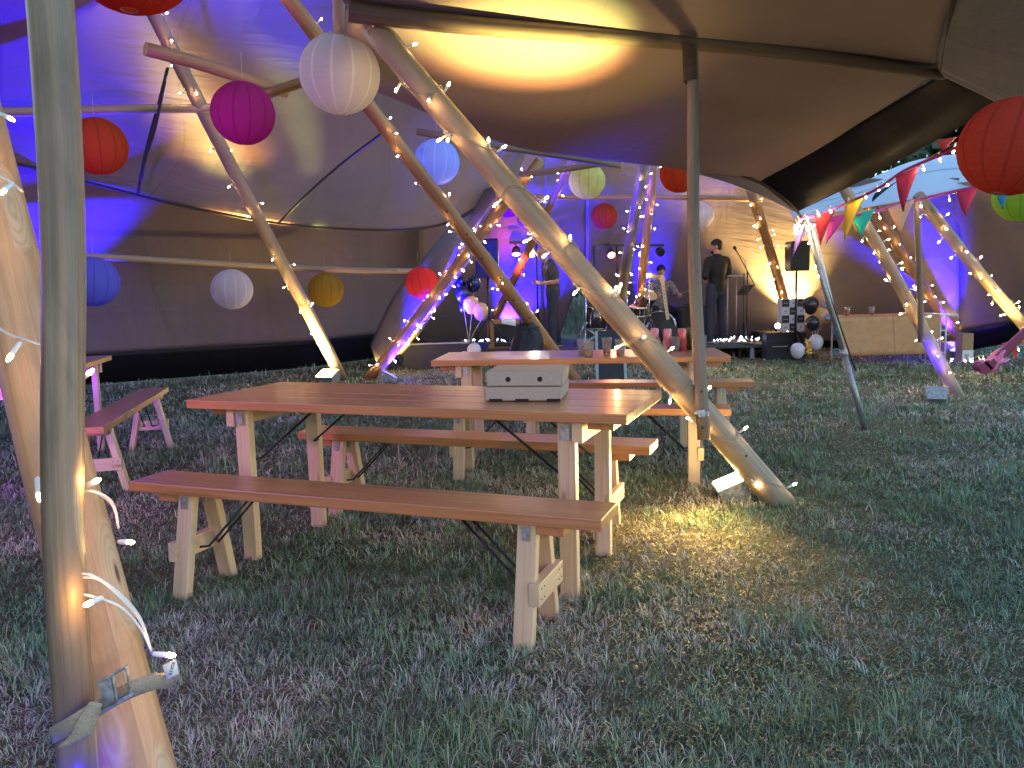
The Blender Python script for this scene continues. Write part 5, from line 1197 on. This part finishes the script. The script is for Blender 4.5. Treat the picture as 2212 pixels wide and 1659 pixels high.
MB().tube([p + V((0, 0, 0)) for p in g[1]], .012, 6).build('knot', M['bag'], tb)

# guy A-frame at the tent tip
tip = W(1724, 456, 6.93)
for lab, (x, y), top, mt in (('front grey leg of the slim A frame holding up the tent tip', (1872, 935), W(1740, 478, 6.9), 'alu'), ('rear pale leg of the slim A frame holding up the tent tip', (1864, 924), W(1754, 482, 7.05), 'label')):
    gq = Gz(x, y, -.02); t = thing('support_pole', lab, 'pole', gq, 'slim tent tip supports')
    k = gq.lerp(top, .38)
    MB().cyl(gq, k, .026 if mt == 'alu' else .016, seg=12).build('lower_tube', M['alu'], t)
    MB().cyl(k, top, .021 if mt == 'alu' else .014, seg=12).build('upper_tube', M[mt], t)
    d = (top-gq).normalized(); MB().cyl(k-d*.03, k+d*.03, .032 if mt == 'alu' else .02, seg=12).build('clamp', M['steel'], t)
t = thing('guy_rope', 'dark guy rope running down the slim A frame with blue cord ties', 'rope', W(1758, 560, 7.0))
MB().tube(spline([W(1724, 458, 6.9), W(1752, 520, 7.0), W(1800, 660, 7.0), (W(1848, 800, 6.9))], 12), .007, 6).build('cord', M['rope'], t)
bl = plain('blue_cord', (.03, .22, .65), .5, noise=0)
m = MB()
for (x, y) in ((1781, 656), (1789, 684), (1806, 716), (1808, 760)):
    q = W(x, y, 6.98); m.tube([q+V((math.cos(k)*.03, 0, math.sin(k)*.025)) for k in range(8)], .006, 5)
m.build('blue_ties', bl, t)

# pink inflatable guitar
Yg = 8.0
t = thing('inflatable_guitar', 'pink inflatable guitar hanging neck up at the right edge', 'inflatable guitar', W(2132, 805, Yg))
out = [(1907+0, 795), (1910, 782), (1922, 776), (1938, 776), (1945, 768), (1950, 757), (1960, 750), (1969, 748), (1971, 752), (1966, 762), (1968, 771), (1978, 771), (1979, 775), (1970, 783), (1958, 787), (1952, 797), (1944, 806), (1926, 807), (1913, 804)]
def gp(x, y): return (1901+(x)*.1406, 674+(y)*.1406)
body = [gp(*p) for p in ((1455, 830), (1480, 760), (1540, 730), (1620, 725), (1680, 720), (1720, 670), (1790, 620), (1840, 560), (1900, 530), (1918, 545), (1890, 600), (1880, 640), (1870, 700), (1920, 705), (1970, 705), (1978, 722), (1930, 765), (1870, 775), (1820, 790), (1780, 850), (1740, 920), (1690, 940), (1560, 940), (1490, 915), (1460, 875))]
bc3 = W(*gp(1680, 800), Yg); ring = [W(x, y, Yg) for x, y in body]
rs_ = []
for s, off in ((.55, -.075), (.82, -.062), (.95, -.035), (1.0, 0), (.95, .035), (.82, .062), (.55, .075)): rs_.append([bc3+(p-bc3)*s+V((0, off, 0)) for p in ring+[ring[0]]])
pk = plain('pink_vinyl', (.80, .16, .32), .3, noise=.04, coat=.2); pr_ = plain('crimson_print', (.25, .02, .07), .35, noise=0)
m = MB(); m.grid(rs_)
for r, rev in ((rs_[0], 0), (rs_[-1], 1)):
    o_ = len(m.v); m.v.append(bc3+V((0, -.08 if not rev else .08, 0)))
    for k in range(len(r)-1):
        o1 = len(m.v); m.v += [r[k], r[k+1]]; m.face([o_, o1, o1+1] if not rev else [o_, o1+1, o1], [(0, 0), (1, 0), (1, 1)], 0, True)
m.build('body', pk, t)
na, nb_ = W(*gp(1790, 720), Yg-.03), W(*gp(2300, 240), Yg-.03); MB().bar(na, nb_, .085, .05, (0, 1, 0)).build('neck', pr_, t, bevel=.015)
ed = (nb_-na).normalized(); MB().bar(na+V((.05, -.0, .04))+ed*.1, nb_+V((.05, 0, .04)), .02, .045, (0, 1, 0)).build('neck_edge', plain('scarlet_vinyl', (.75, .08, .06), .3, noise=0), t)
hp = nb_+ed*.1; MB().prism([nb_+V((-.07, -.02, 0)), nb_+V((.02, -.02, -.07)), hp+V((.13, -.02, 0)), hp+V((.16, -.02, .12)), hp+V((0, -.02, .13))], (0, .05, 0)).build('headstock', pk, t, bevel=.015)
m = MB(); m.box(W(*gp(1625, 860), Yg-.085), ed.cross(V((0, 1, 0)))*.055, (0, .004, 0), ed*.05); m.box(W(*gp(1690, 815), Yg-.085), ed.cross(V((0, 1, 0)))*.05, (0, .004, 0), ed*.025); m.box(W(*gp(1750, 768), Yg-.085), ed.cross(V((0, 1, 0)))*.03, (0, .004, 0), ed*.02)
m.build('pickups', pr_, t)
MB().lathe(W(*gp(1497, 835), Yg-.075), [(.001, 0), (.05, .0), (.03, .01), (.001, .012)], 7, axis=(0, -1, 0)).build('star_print', pr_, t)
MB().tube([nb_, nb_+V((.25, 0, 1.2)), W(2300, 250, 7.6)], .004, 5).build('hanging_cord', M['rope'], t)

# ================================================================ PEOPLE
def loft(pts, seg=16, sub=5):
    """closed rounded sweep; pts: (point, forward radius, sideways radius)"""
    P_ = [V(p[0]) for p in pts]; n = (len(P_)-1)*sub+1; C = spline(P_, n) if len(P_) > 1 else P_; rr = []
    Rv = spline([V((p[1], p[2], 0)) for p in pts], n)
    vs, fs = [], []; rows = []
    for i, c in enumerate(C):
        t = (C[min(i+1, n-1)]-C[max(i-1, 0)]).normalized(); s_ = V((0, 1, 0)); s_ = s_-t*s_.dot(t)
        s_ = s_.normalized() if s_.length > .15 else t.orthogonal().normalized()
        rows.append((c, t, s_, s_.cross(t), abs(Rv[i].x), abs(Rv[i].y)))
    full = []
    c, t, s_, f_, a, b = rows[0]
    for k, q in ((.97, .25), (.78, .63), (.45, .89)): full.append((c-t*min(a, b)*k, s_, f_, a*q, b*q))
    for c, t, s_, f_, a, b in rows: full.append((c, s_, f_, a, b))
    c, t, s_, f_, a, b = rows[-1]
    for k, q in ((.45, .89), (.78, .63), (.97, .25)): full.append((c+t*min(a, b)*k, s_, f_, a*q, b*q))
    for c, s_, f_, a, b in full:
        for k in range(seg): an = 6.2832*k/seg; vs.append(c+f_*math.cos(an)*a+s_*math.sin(an)*b)
    for i in range(len(full)-1):
        for k in range(seg): k2 = (k+1) % seg; fs.append([i*seg+k, i*seg+k2, (i+1)*seg+k2, (i+1)*seg+k])
    fs.append(list(range(seg))[::-1]); o = (len(full)-1)*seg; fs.append([o+k for k in range(seg)])
    return vs, fs
def limb(ch, seg=12): return loft([(p, r, r) for p, r in ch], seg, 4)
def body_obj(name, pieces, mat, parent, tf, voxel=None, smooth=5):
    m = MB()
    for vs, fs in pieces:
        o = len(m.v); m.v += [tf(v) for v in vs]
        for f in fs: m.face([o+k for k in f], [(0, 0)]*len(f), 0, True)
    ob = m.build(name, mat, parent)
    if voxel:
        bm = bmesh.new(); bm.from_mesh(ob.data); bmesh.ops.recalc_face_normals(bm, faces=bm.faces); bm.to_mesh(ob.data); bm.free()
        q = ob.modifiers.new('join', 'REMESH'); q.mode = 'VOXEL'; q.voxel_size = voxel; q.use_smooth_shade = True
        q = ob.modifiers.new('soft', 'SMOOTH'); q.factor = .5; q.iterations = smooth
        dg = bpy.context.evaluated_depsgraph_get(); me = bpy.data.meshes.new_from_object(ob.evaluated_get(dg), depsgraph=dg)
        old = ob.data; ob.modifiers.clear(); ob.data = me; me.name = name; bpy.data.meshes.remove(old)
    return ob
def ell(c, r, seg=18, rings=12, fn=None):
    vs, fs = [], []; c = V(c)
    for i in range(rings+1):
        th = math.pi*i/rings
        for k in range(seg):
            ph = 6.2832*k/seg; d = V((math.sin(th)*math.cos(ph), math.sin(th)*math.sin(ph), math.cos(th)))
            p = V((d.x*r[0], d.y*r[1], d.z*r[2])); vs.append(c+(fn(d, p) if fn else p))
    for i in range(rings):
        for k in range(seg): k2 = (k+1) % seg; fs.append([i*seg+k, (i+1)*seg+k, (i+1)*seg+k2, i*seg+k2])
    return vs, fs
def head_pieces(c, yaw, pitch):
    """local head faces +x"""
    R = Matrix.Rotation(yaw, 3, 'Z') @ Matrix.Rotation(pitch, 3, 'Y')
    def sk(d, p):
        q = p.copy()
        if d.z < -.1: q.x *= (1-.12*(-d.z)); q.y *= (1-.30*(-d.z)); q.x += .012*(-d.z)
        return q
    P_ = [ell((0, 0, .015), (.098, .076, .115), fn=sk), ell((.096, 0, -.012), (.018, .014, .026), 10, 8), ell((.084, 0, -.055), (.016, .026, .010), 10, 6), ell((.078, 0, -.085), (.022, .026, .018), 10, 6), ell((.082, 0, .026), (.016, .05, .010), 10, 6)]
    P_ += [ell((-.008, s*.078, -.005), (.02, .010, .032), 10, 8) for s in (-1, 1)]
    return [([V(c)+R @ v for v in vs], fs) for vs, fs in P_], R
def hand(w, d, up, side, curl=.5):
    """palm + five separate fingers; w wrist, d pointing direction"""
    w = V(w); d = V(d).normalized(); up = V(up); up = (up-d*up.dot(d)).normalized(); s = d.cross(up)*side
    pc = [limb([(w-d*.01, .027), (w+d*.04, .034), (w+d*.08, .034)])]
    for k in range(4):
        b = w+d*.085+s*(-.030+.020*k); L = (.068, .078, .074, .058)[k]; c1 = b+(d*math.cos(curl)-up*math.sin(curl))*L*.5; c2 = c1+(d*math.cos(curl*2)-up*math.sin(curl*2))*L*.5
        pc.append(limb([(b-d*.02, .0095), (b, .0095), (c1, .009), (c2, .0075)], 8))
    b = w+d*.03-s*.032; pc.append(limb([(b, .012), (b+d*.03-s*.025-up*.01, .0105), (b+d*.058-s*.03-up*.022, .008)], 8)); return pc
def person(label, base, yaw, J, mats, hairfn, headc, hyaw, hpitch, hands, seated=False, extra=None):
    """J: dict of joints in a local frame (x forward, y left, z up)"""
    t = thing('person', label, 'person', base, 'people on stage')
    R = Matrix.Rotation(yaw, 3, 'Z'); B = V(base); tf = lambda v: B+R @ V(v)
    g = lambda k: V(J[k])
    dz = V((0, 0, 1))
    pcs = [loft([(g('pelvis')-dz*.04, .105, .15), (g('pelvis')+dz*.05, .105, .155), (g('waist'), .095, .13), (g('chest'), .118, .16), (g('upper')-dz*.03, .105, .175), (g('upper')+dz*.045, .065, .09)]),
           limb([(g('upper'), .062), (g('neck'), .056), (g('head')-dz*.05, .054)])]
    for s in 'lr':
        pcs.append(limb([(g('sh'+s)-(g('sh'+s)-g('upper'))*.25, .066), (g('sh'+s)*.9+g('el'+s)*.1, .060), ((g('sh'+s)+g('el'+s))/2, .053), (g('el'+s), .042)]))
        pcs.append(limb([(g('el'+s), .043), (g('el'+s)*.7+g('wr'+s)*.3, .043), (g('wr'+s), .027)]))
        pcs.append(limb([(g('hip'+s)+dz*.03, .095), (g('hip'+s)*.6+g('kn'+s)*.4, .085), (g('kn'+s), .058)]))
        pcs.append(limb([(g('kn'+s), .058), (g('kn'+s)*.7+g('an'+s)*.3, .060), (g('an'+s), .037)]))
    hp, RH = head_pieces(g('head'), hyaw, hpitch); pcs += hp
    for (s, d, up, curl) in hands: pcs += hand(g('wr'+s), d, up, 1 if s == 'l' else -1, curl)
    for s in 'lr': pcs.append(ell(g('an'+s)+V((.05, 0, -.045)), (.11, .04, .035)))
    body = body_obj('body', pcs, mats['skin'], t, tf, .009, 3)
    sl = mats.get('sleeve', .55)
    tc = [loft([(g('pelvis')-dz*.02, .130, .168), (g('pelvis')+dz*.06, .130, .168), (g('waist'), .120, .152), (g('chest'), .138, .182), (g('upper')-dz*.03, .122, .192), (g('upper')+dz*.055, .078, .105)])]
    for s in 'lr':
        e = g('sh'+s).lerp(g('el'+s), min(sl*2, 1)); tc.append(limb([(g('sh'+s)-(g('sh'+s)-g('upper'))*.25, .080), (g('sh'+s)*.9+g('el'+s)*.1, .074), (e, .064)]))
        if sl > .5: tc.append(limb([(g('el'+s), .060), (g('el'+s).lerp(g('wr'+s), (sl-.5)*2), .052)]))
    body_obj('shirt', tc, mats['top'], t, tf, .012, 4)
    tc = [loft([(g('pelvis')-dz*.06, .118, .160), (g('pelvis')+dz*.07, .118, .158)])]
    for s in 'lr':
        tc.append(limb([(g('hip'+s)+dz*.02, .108), (g('hip'+s)*.6+g('kn'+s)*.4, .098), (g('kn'+s), .076)])); tc.append(limb([(g('kn'+s), .076), (g('kn'+s)*.6+g('an'+s)*.4, .074), (g('an'+s)+dz*.02, .060)]))
    body_obj('trousers', tc, mats['legs'], t, tf, .012, 4)
    for s in 'lr':
        a_ = g('an'+s); sh_ = body_obj('shoe', [ell(a_+V((.055, 0, -.045)), (.145, .052, .048), 16, 10)], M['shoe'], t, tf)
        body_obj('sole', [ell(a_+V((.055, 0, -.078)), (.15, .055, .014), 16, 8)], M['sole'], sh_, tf)
    if hairfn:
        Rh = Matrix.Rotation(hyaw, 3, 'Z') @ Matrix.Rotation(hpitch, 3, 'Y'); pc = [([g('head')+Rh @ v for v in vs], fs) for vs, fs in hairfn()]
        body_obj('hair', pc, M['hair'], t, tf, .010)
    if extra: extra(t, tf, g)
    return t
def std(h=.95):
    return dict(pelvis=(0, 0, h), waist=(.0, 0, h+.16), chest=(-.01, 0, h+.34), upper=(-.01, 0, h+.46), neck=(0, 0, h+.56), head=(.025, 0, h+.70),
                shl=(-.01, .19, h+.47), shr=(-.01, -.19, h+.47), ell=(-.05, .26, h+.18), elr=(-.05, -.26, h+.18), wrl=(.12, .20, h+.02), wrr=(.12, -.20, h+.02),
                hipl=(0, .10, h-.03), hipr=(0, -.10, h-.03), knl=(.02, .12, h-.47), knr=(.02, -.12, h-.47), anl=(-.02, .13, .085), anr=(-.02, -.13, .085))
# bald man facing left, head bowed, hands together at waist height holding a phone
b = W(1196, 742, 14.0); b.z = SZ
J = std(.93); J.update(waist=(.0, 0, 1.08), chest=(.015, 0, 1.27), upper=(.04, 0, 1.40), neck=(.09, 0, 1.49), head=(.155, 0, 1.60), shl=(.03, .18, 1.40), shr=(.03, -.18, 1.40), ell=(-.04, .24, 1.13), elr=(-.04, -.24, 1.13), wrl=(.20, .10, 1.10), wrr=(.22, -.08, 1.12), knl=(.04, .11, .50), knr=(-.02, -.11, .50), anl=(.02, .12, .085), anr=(-.10, -.12, .085))
def phone(t, tf, g):
    c = (g('wrl')+g('wrr'))/2+V((.10, 0, .03)); m = MB(); m.box(tf(c), tf(c+V((.07, 0, .02)))-tf(c), tf(c+V((0, .035, 0)))-tf(c), tf(c+V((0, 0, .006)))-tf(c))
    o = m.build('phone', M['black'], None, loc=tf(c), bevel=.002); prop(o, 'dark phone held in the hands of the bald man', 'phone')
def beard(): return [ell((.060, 0, -.088), (.045, .05, .03), 14, 8)]
def no_hair(): return [ell((-.03, 0, -.03), (.076, .080, .045), 16, 10)]
person('bald man with head bowed, in grey t-shirt and dark trousers', b, math.pi*1.03, J, dict(skin=M['skin'], top=M['tshirt'], legs=M['jeans'], sleeve=.36), None, None, 0, .75,
       [('l', (.9, -.3, .25), (0, 0, 1), .7), ('r', (.9, .3, .25), (0, 0, 1), .7)], extra=phone)
# man in black seen from behind, head turned left
b = W(1548, 738, 14.1); b.z = SZ
J = std(.96); J.update(ell=(-.04, .27, 1.17), elr=(-.02, -.25, 1.17), wrl=(.15, .14, 1.10), wrr=(.17, -.12, 1.10), knl=(.02, .13, .50), anl=(-.02, .15, .085), anr=(-.02, -.11, .085))
def short_hair(): return [ell((-.012, 0, .048), (.104, .084, .095), 18, 12), ell((-.055, 0, -.015), (.052, .074, .055), 14, 10), ell((.068, 0, -.082), (.038, .048, .034), 12, 8)]
person('dark haired man in black shirt and jeans, back turned, right of the prop pole', b, math.radians(112), J, dict(skin=M['skin'], top=M['shirt_black'], legs=M['jeans'], sleeve=.75), short_hair, None, math.radians(50), .1,
       [('l', (.8, -.6, .1), (0, 0, 1), .9), ('r', (.8, .6, .1), (0, 0, 1), .9)])
# drummer, seated
b = W(1425, 738, 15.0); b.z = SZ
J = dict(pelvis=(0, 0, .56), waist=(.01, 0, .72), chest=(.02, 0, .92), upper=(.04, 0, 1.04), neck=(.06, 0, 1.13), head=(.09, 0, 1.26), shl=(.04, .19, 1.04), shr=(.04, -.19, 1.04), ell=(.12, .30, .82), elr=(.12, -.28, .82), wrl=(.36, .22, .84), wrr=(.36, -.16, .86),
         hipl=(.03, .11, .54), hipr=(.03, -.11, .54), knl=(.42, .24, .52), knr=(.42, -.24, .52), anl=(.46, .24, .085), anr=(.46, -.24, .085))
def sticks(t, tf, g):
    for s in 'lr':
        m = MB(); a_ = g('wr'+s)+V((.03, 0, .02)); m.cyl(tf(a_), tf(a_+V((.33, .14 if s == 'l' else -.05, .05))), .007, .005, 8)
        o = m.build('drumstick', M['leg'], None, loc=tf(a_)); prop(o, 'pale drumstick in the %s hand of the seated drummer' % ('left' if s == 'l' else 'right'), 'drumstick')
person('drummer in a pale patterned shirt seated behind the drum kit, face behind the cymbal', b, -math.pi/2+.15, J, dict(skin=M['skin'], top=M['pattern_shirt'], legs=M['blackcloth'], sleeve=.40), short_hair, None, 0, .15,
       [('l', (1, 0, .1), (0, 0, 1), 1.2), ('r', (1, 0, .1), (0, 0, 1), 1.2)], extra=sticks)
t = thing('drum_stool', 'black round stool under the drummer', 'stool', b)
MB().lathe(b, [(.001, .36), (.16, .36), (.17, .39), (.16, .43), (.001, .435)], 20).build('seat', M['black'], t, bevel=.004)
m = MB(); m.cyl(b+V((0, 0, .1)), b+V((0, 0, .36)), .02, seg=8); m.build('column', M['chrome'], t); tripod(b, 1, .22, 3, .3, .2, .01, par=(t, M['chrome']))

# ================================================================ TREES OUTSIDE
def tree(label, x, y, h, cr, seed, cat='tree'):
    t = thing('tree', label, cat, V((x, y, 0)), 'dark trees outside'); rng = random.Random(seed)
    m = MB(); m.tube([V((x, y, -.1)), V((x+.1, y, h*.3)), V((x-.1, y, h*.6)), V((x, y, h*.85))], [.28, .22, .14, .05], 10)
    for k in range(7):
        z = h*(.3+.08*k); an = rng.random()*6.28; m.tube([V((x, y, z)), V((x+math.cos(an)*cr*.4, y+math.sin(an)*cr*.4, z+h*.1)), V((x+math.cos(an)*cr*.8, y+math.sin(an)*cr*.8, z+h*.16))], [.09, .06, .02], 6)
    m.build('trunk', M['pole_dark'], t)
    cl = [(V((x+rng.uniform(-1, 1)*cr*.75, y+rng.uniform(-1, 1)*cr*.75, h*rng.uniform(.28, .95))), cr*rng.uniform(.25, .45)) for _ in range(34)]; m = MB()
    for c, r in cl:
        for _ in range(420):
            d = V((rng.gauss(0, 1), rng.gauss(0, 1), rng.gauss(0, 1))).normalized()*r*rng.uniform(.5, 1.05); p = c+d; a = V((rng.uniform(-1, 1), rng.uniform(-1, 1), rng.uniform(-1, 1))).normalized()*.20; b_ = a.orthogonal().normalized()*.12
            o = len(m.v); m.v += [p-a, p+b_, p+a, p-b_]; m.face([o, o+1, o+2, o+3], [(0, 0)]*4)
    m.build('crown', LEAF, t)
LEAF = plain('dark_leaves', (.035, .07, .03), .7, noise=.4, scale=3)
tree('dark broad tree seen over the right tent roof', 14.5, 27, 10.5, 5.6, 1)
tree('second dark tree outside, further right beyond the tent', 20.0, 27, 11, 5.0, 2)
tree('dark low tree framed by the open door flap of the stage wall', 3.8, 34, 7.5, 4.2, 3)
# tall pale grass strip outside the door
m = MB(); rng = random.Random(9)
for k in range(2600):
    x = rng.uniform(-.5, 5.5); y = rng.uniform(21.5, 24); h = rng.uniform(.6, 1.2); lx = rng.uniform(-.15, .15); w_ = .012; o = len(m.v)
    m.v += [V((x-w_, y, 0)), V((x+w_, y, 0)), V((x+lx+w_*.5, y, h*.7)), V((x+lx*1.6, y, h))]; m.face([o, o+1, o+2, o+3], [(0, 0)]*4)
o = m.build('tall_grass', plain('bleached_tall_grass', (.20, .21, .15), .9, noise=.3, scale=6)); prop(o, 'tall bleached grass growing outside behind the door flap', 'grass', kind='stuff')

# ================================================================ DAYLIGHT
wd = bpy.data.worlds.new('World'); S.world = wd; wd.use_nodes = True; nt = wd.node_tree; bg = nt.nodes['Background']
sky = nt.nodes.new('ShaderNodeTexSky'); sky.sky_type = 'NISHITA'; sky.sun_disc = False; sky.sun_elevation = math.radians(11); sky.sun_rotation = math.radians(-75); sky.air_density = 1.2; sky.dust_density = .6; sky.ozone_density = 3.5
nt.links.new(sky.outputs[0], bg.inputs[0]); bg.inputs[1].default_value = .165
sl_ = bpy.data.lights.new('sun', 'SUN'); sl_.energy = .03; sl_.angle = math.radians(20); sl_.color = (.8, .9, 1)
so = bpy.data.objects.new('sun', sl_); COL.objects.link(so); so.rotation_euler = (math.radians(-79), 0, math.radians(75))
S.view_settings.view_transform = 'Standard'; S.view_settings.look = 'None'; S.view_settings.exposure = EXPO; S.view_settings.gamma = 1; S.view_settings.use_curve_mapping = False
S.cycles.use_denoising = True; S.cycles.max_bounces = 8; S.cycles.diffuse_bounces = 4; S.cycles.sample_clamp_indirect = 4.0; S.cycles.transparent_max_bounces = 12; S.cycles.use_light_tree = True
S.cycles.caustics_reflective = False; S.cycles.caustics_refractive = False
bpy.context.view_layer.update()
